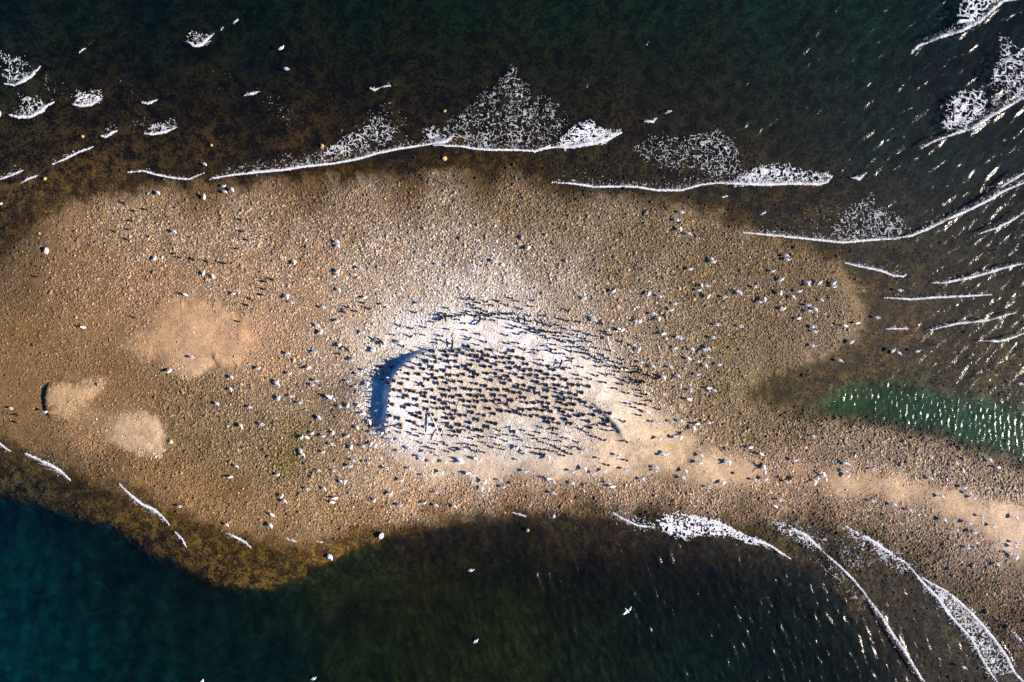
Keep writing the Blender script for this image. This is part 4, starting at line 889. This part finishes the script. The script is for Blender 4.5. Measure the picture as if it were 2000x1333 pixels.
for kind_, v, x, y, hd, sc_ in single + mass:
    wx, wy = P2W(x, y); g = float(tz_at(np.array([x]), np.array([y]))[0])
    on = (x, y) in nest_at
    if on:
        nests.append((x, y, g))
    z = g + (0.14 if on else 0.0)
    if (kind_, v, x, y, hd, sc_) in mass:
        V, q, t, mi = (sit_b if kind_ == 'sit' else corm_b)[v].arrays()
        c, s = math.cos(math.radians(hd)) * sc_, math.sin(math.radians(hd)) * sc_
        packed.append((np.stack([V[:, 0] * c - V[:, 1] * s + wx, V[:, 0] * s + V[:, 1] * c + wy, V[:, 2] * sc_ + z], 1), q, t, mi))
    else:
        o = link("cormorant", (sit_meshes if kind_ == 'sit' else corm_meshes)[v], (float(wx), float(wy), z), math.radians(hd), sc_)
        if on:
            part = 'left half' if x < 900 else ('middle' if x < 1045 else 'right half')
            tag(o, f"black cormorant {'sitting' if kind_ == 'sit' else 'standing'} on a nest in the dense colony, {part}", 'cormorant', 'cormorants')
        else:
            objs.append((o, x, y))
name_all(objs, 'black cormorant standing', 'cormorant', 'cormorants')
if packed:
    off = 0; VV, QQ, TT, QM, TM = [], [], [], [], []
    for V, q, t, mi in packed:
        VV.append(V); QQ.append(q + off); TT.append(t + off); QM.append(mi[:len(q)]); TM.append(mi[len(q):]); off += len(V)
    me = mesh_arrays("cormorant_crowd", np.concatenate(VV), [np.concatenate(QQ), np.concatenate(TT)], CM, True, np.concatenate(QM + TM))
    tag(link("cormorant_crowd", me), 'crowd of further black cormorants packed among the nests', 'cormorants', None, 'stuff')
for (x, y, hd), lab in zip(DARKFLY, ('dark cormorant with outstretched wings left of the guano ring', 'dark cormorant with outstretched wings over the ring edge')):
    wx, wy = P2W(x, y); g = float(tz_at(np.array([float(x)]), np.array([float(y)]))[0])
    tag(link("cormorant", corm_fly, (float(wx), float(wy), g + .5), math.radians(hd), .95), lab, 'cormorant', 'cormorants')
r = random.Random(12)
for x, y, g in nests[:280]:
    wx, wy = P2W(x, y)
    part = 'left half' if x < 900 else ('middle' if x < 1045 else 'right half')
    tag(link("nest", r.choice(nest_meshes), (float(wx), float(wy), g), r.uniform(0, 6.28), r.uniform(.85, 1.1)), f"low round nest of guano stained twigs under a cormorant in the colony, {part}", 'nest', 'nests')

# boulders
def boulder_mesh(seed, mat):
    q = np.random.default_rng(seed); b = MB()
    zs = [-.3, 0, .35, .62, .8]; rs = [.75, 1.0, .9, .62, .25]
    b.loft([(q.normal(0, .05), q.normal(0, .05), z) for z in zs], [(a * q.uniform(.8, 1.1), a * q.uniform(.7, 1.0)) for a in rs], 0, 9, up=(1, 0, 0))
    b.v = [np.array(p) * (1 + q.normal(0, .07)) for p in b.v]
    return b.mesh("boulder", [mat], False)
for k, (x, y, s, m_, lab) in enumerate([
 (94,491,.42,M_ROCKP,'large pale boulder alone on the far left gravel'), (338,862,.30,M_ROCKP,'pale boulder at the right edge of the lower sand patch'), (868,310,.30,M_ROCKO,'ochre boulder on the wet strip under the wash, top centre'), (629,286,.26,M_ROCKO,'ochre boulder in the foam, left of the pair'), (666,298,.26,M_ROCKO,'ochre boulder in the foam, right of the pair'), (869,217,.18,M_ROCKO,'small ochre boulder awash in dark water, top centre'), (161,267,.2,M_ROCKO,'small ochre boulder awash at the upper left'), (413,284,.2,M_ROCKO,'small ochre boulder in brown shallows at the upper left'), (88,350,.24,M_ROCKO,'ochre boulder on the wet sand at the upper left'), (1081,1008,.26,M_ROCKP,'pale boulder at the lower waterline, centre'), (1031,1036,.2,M_ROCKO,'small brown boulder in the lower shallows'), (1430,923,.2,M_ROCKD,'small dark stone alone on the sand tail'), (78,457,.2,M_ROCKO,'small ochre boulder left of the big pale boulder')]):
    tag(put("boulder", boulder_mesh(k, m_), x, y, 37 * k, None, s), lab, 'boulder', 'boulders')

# bleached driftwood
def branch(P, rad, lab, x0, y0):
    wx0, wy0 = P2W(x0, y0); g = float(tz_at(np.array([float(x0)]), np.array([float(y0)]))[0])
    sp = []
    for x, y, z in P:
        wx, wy = P2W(x, y); sp.append((wx - wx0, wy - wy0, z))
    b = MB(); b.loft(sp, rad, 0, 8, up=(0.1, 0.2, 1)); 
    a, c = np.array(sp[len(sp) // 2]), np.array(sp[-1])
    b.loft([a, a + (c - a) * .3 + np.array([.12, .1, .1])], [rad[1] * .6, rad[1] * .25], 0, 6, up=(.1, .2, 1))
    tag(link("driftwood_branch", b.mesh("driftwood_branch", [M_STICK]), (float(wx0), float(wy0), g)), lab, 'driftwood', 'driftwood branches')
branch([(838,797,.15), (845,810,.45), (851,822,.62), (856,833,.70), (860,846,.60)], [.05, .07, .075, .07, .05], 'long curved bleached branch leaning up in the left of the colony', 848, 822)
branch([(868,831,.65), (864,842,.6), (857,852,.4), (851,860,.12)], [.04, .055, .055, .04], 'shorter bleached branch crossing under the curved one', 858, 848)
branch([(903,785,.3), (900,795,.3), (897,805,.1)], [.03, .045, .035], 'straight bleached stick standing among the nests, left of centre', 900, 795)
branch([(966,786,.1), (975,791,.2), (986,796,.12)], [.03, .04, .03], 'bleached stick lying on the bare brown ground, left of the forked one', 976, 791)
branch([(990,792,.12), (997,788,.3), (1004,785,.35), (1012,783,.3)], [.04, .055, .05, .03], 'forked bleached stick in the middle of the colony', 1000, 787)
branch([(1013,775,.1), (1016,781,.3), (1022,778,.3)], [.03, .04, .025], 'short bleached stick right of the forked one', 1017, 779)
branch([(975,682,.3), (973,690,.35), (971,697,.1)], [.035, .045, .04], 'white stick upright at the upper edge of the nests', 973, 690)
branch([(896,652,.3), (892,658,.3), (889,664,.08)], [.03, .045, .035], 'white stick upright on the white ground inside the rim', 892, 658)
branch([(1504,984,.1), (1510,987,.12), (1517,990,.1)], [.09, .11, .09], 'thick pale log lying on the gravel under the sand tail', 1510, 987)
branch([(1600,934,.1), (1592,930,.35), (1587,938,.1)], [.02, .03, .02], 'thin curved white branch beside the low gulls on the spit', 1593, 934)

def weed(px, py, n, size, lab, seed):
    q = random.Random(seed); b = MB()
    for k in range(n):
        a = q.uniform(0, 6.28); rr = q.uniform(0, size); x, y = rr * math.cos(a), rr * math.sin(a) * .8
        t = q.uniform(0, 6.28); l = q.uniform(.15, .35)
        b.loft([(x, y, .01), (x + l * .4 * math.cos(t), y + l * .4 * math.sin(t), q.uniform(.05, .2)), (x + l * math.cos(t + .5), y + l * math.sin(t + .5), .02)], [.02, .03, .01], 0, 5)
    tag(put("seaweed_clump", b.mesh("seaweed_clump", [M_WEED]), px, py, 0), lab, 'seaweed', 'seaweed clumps')
weed(1538, 932, 60, .42, 'round dark tangle of dried seaweed right of the sand tail', 1)
weed(1482, 908, 26, .3, 'dark seaweed scrap at the tip of the sand tail', 2)
weed(1324, 845, 16, .22, 'small brown seaweed scrap on the sand below the cobbles', 3)
weed(1517, 930, 10, .14, 'tiny dark seaweed scrap left of the round tangle', 4)
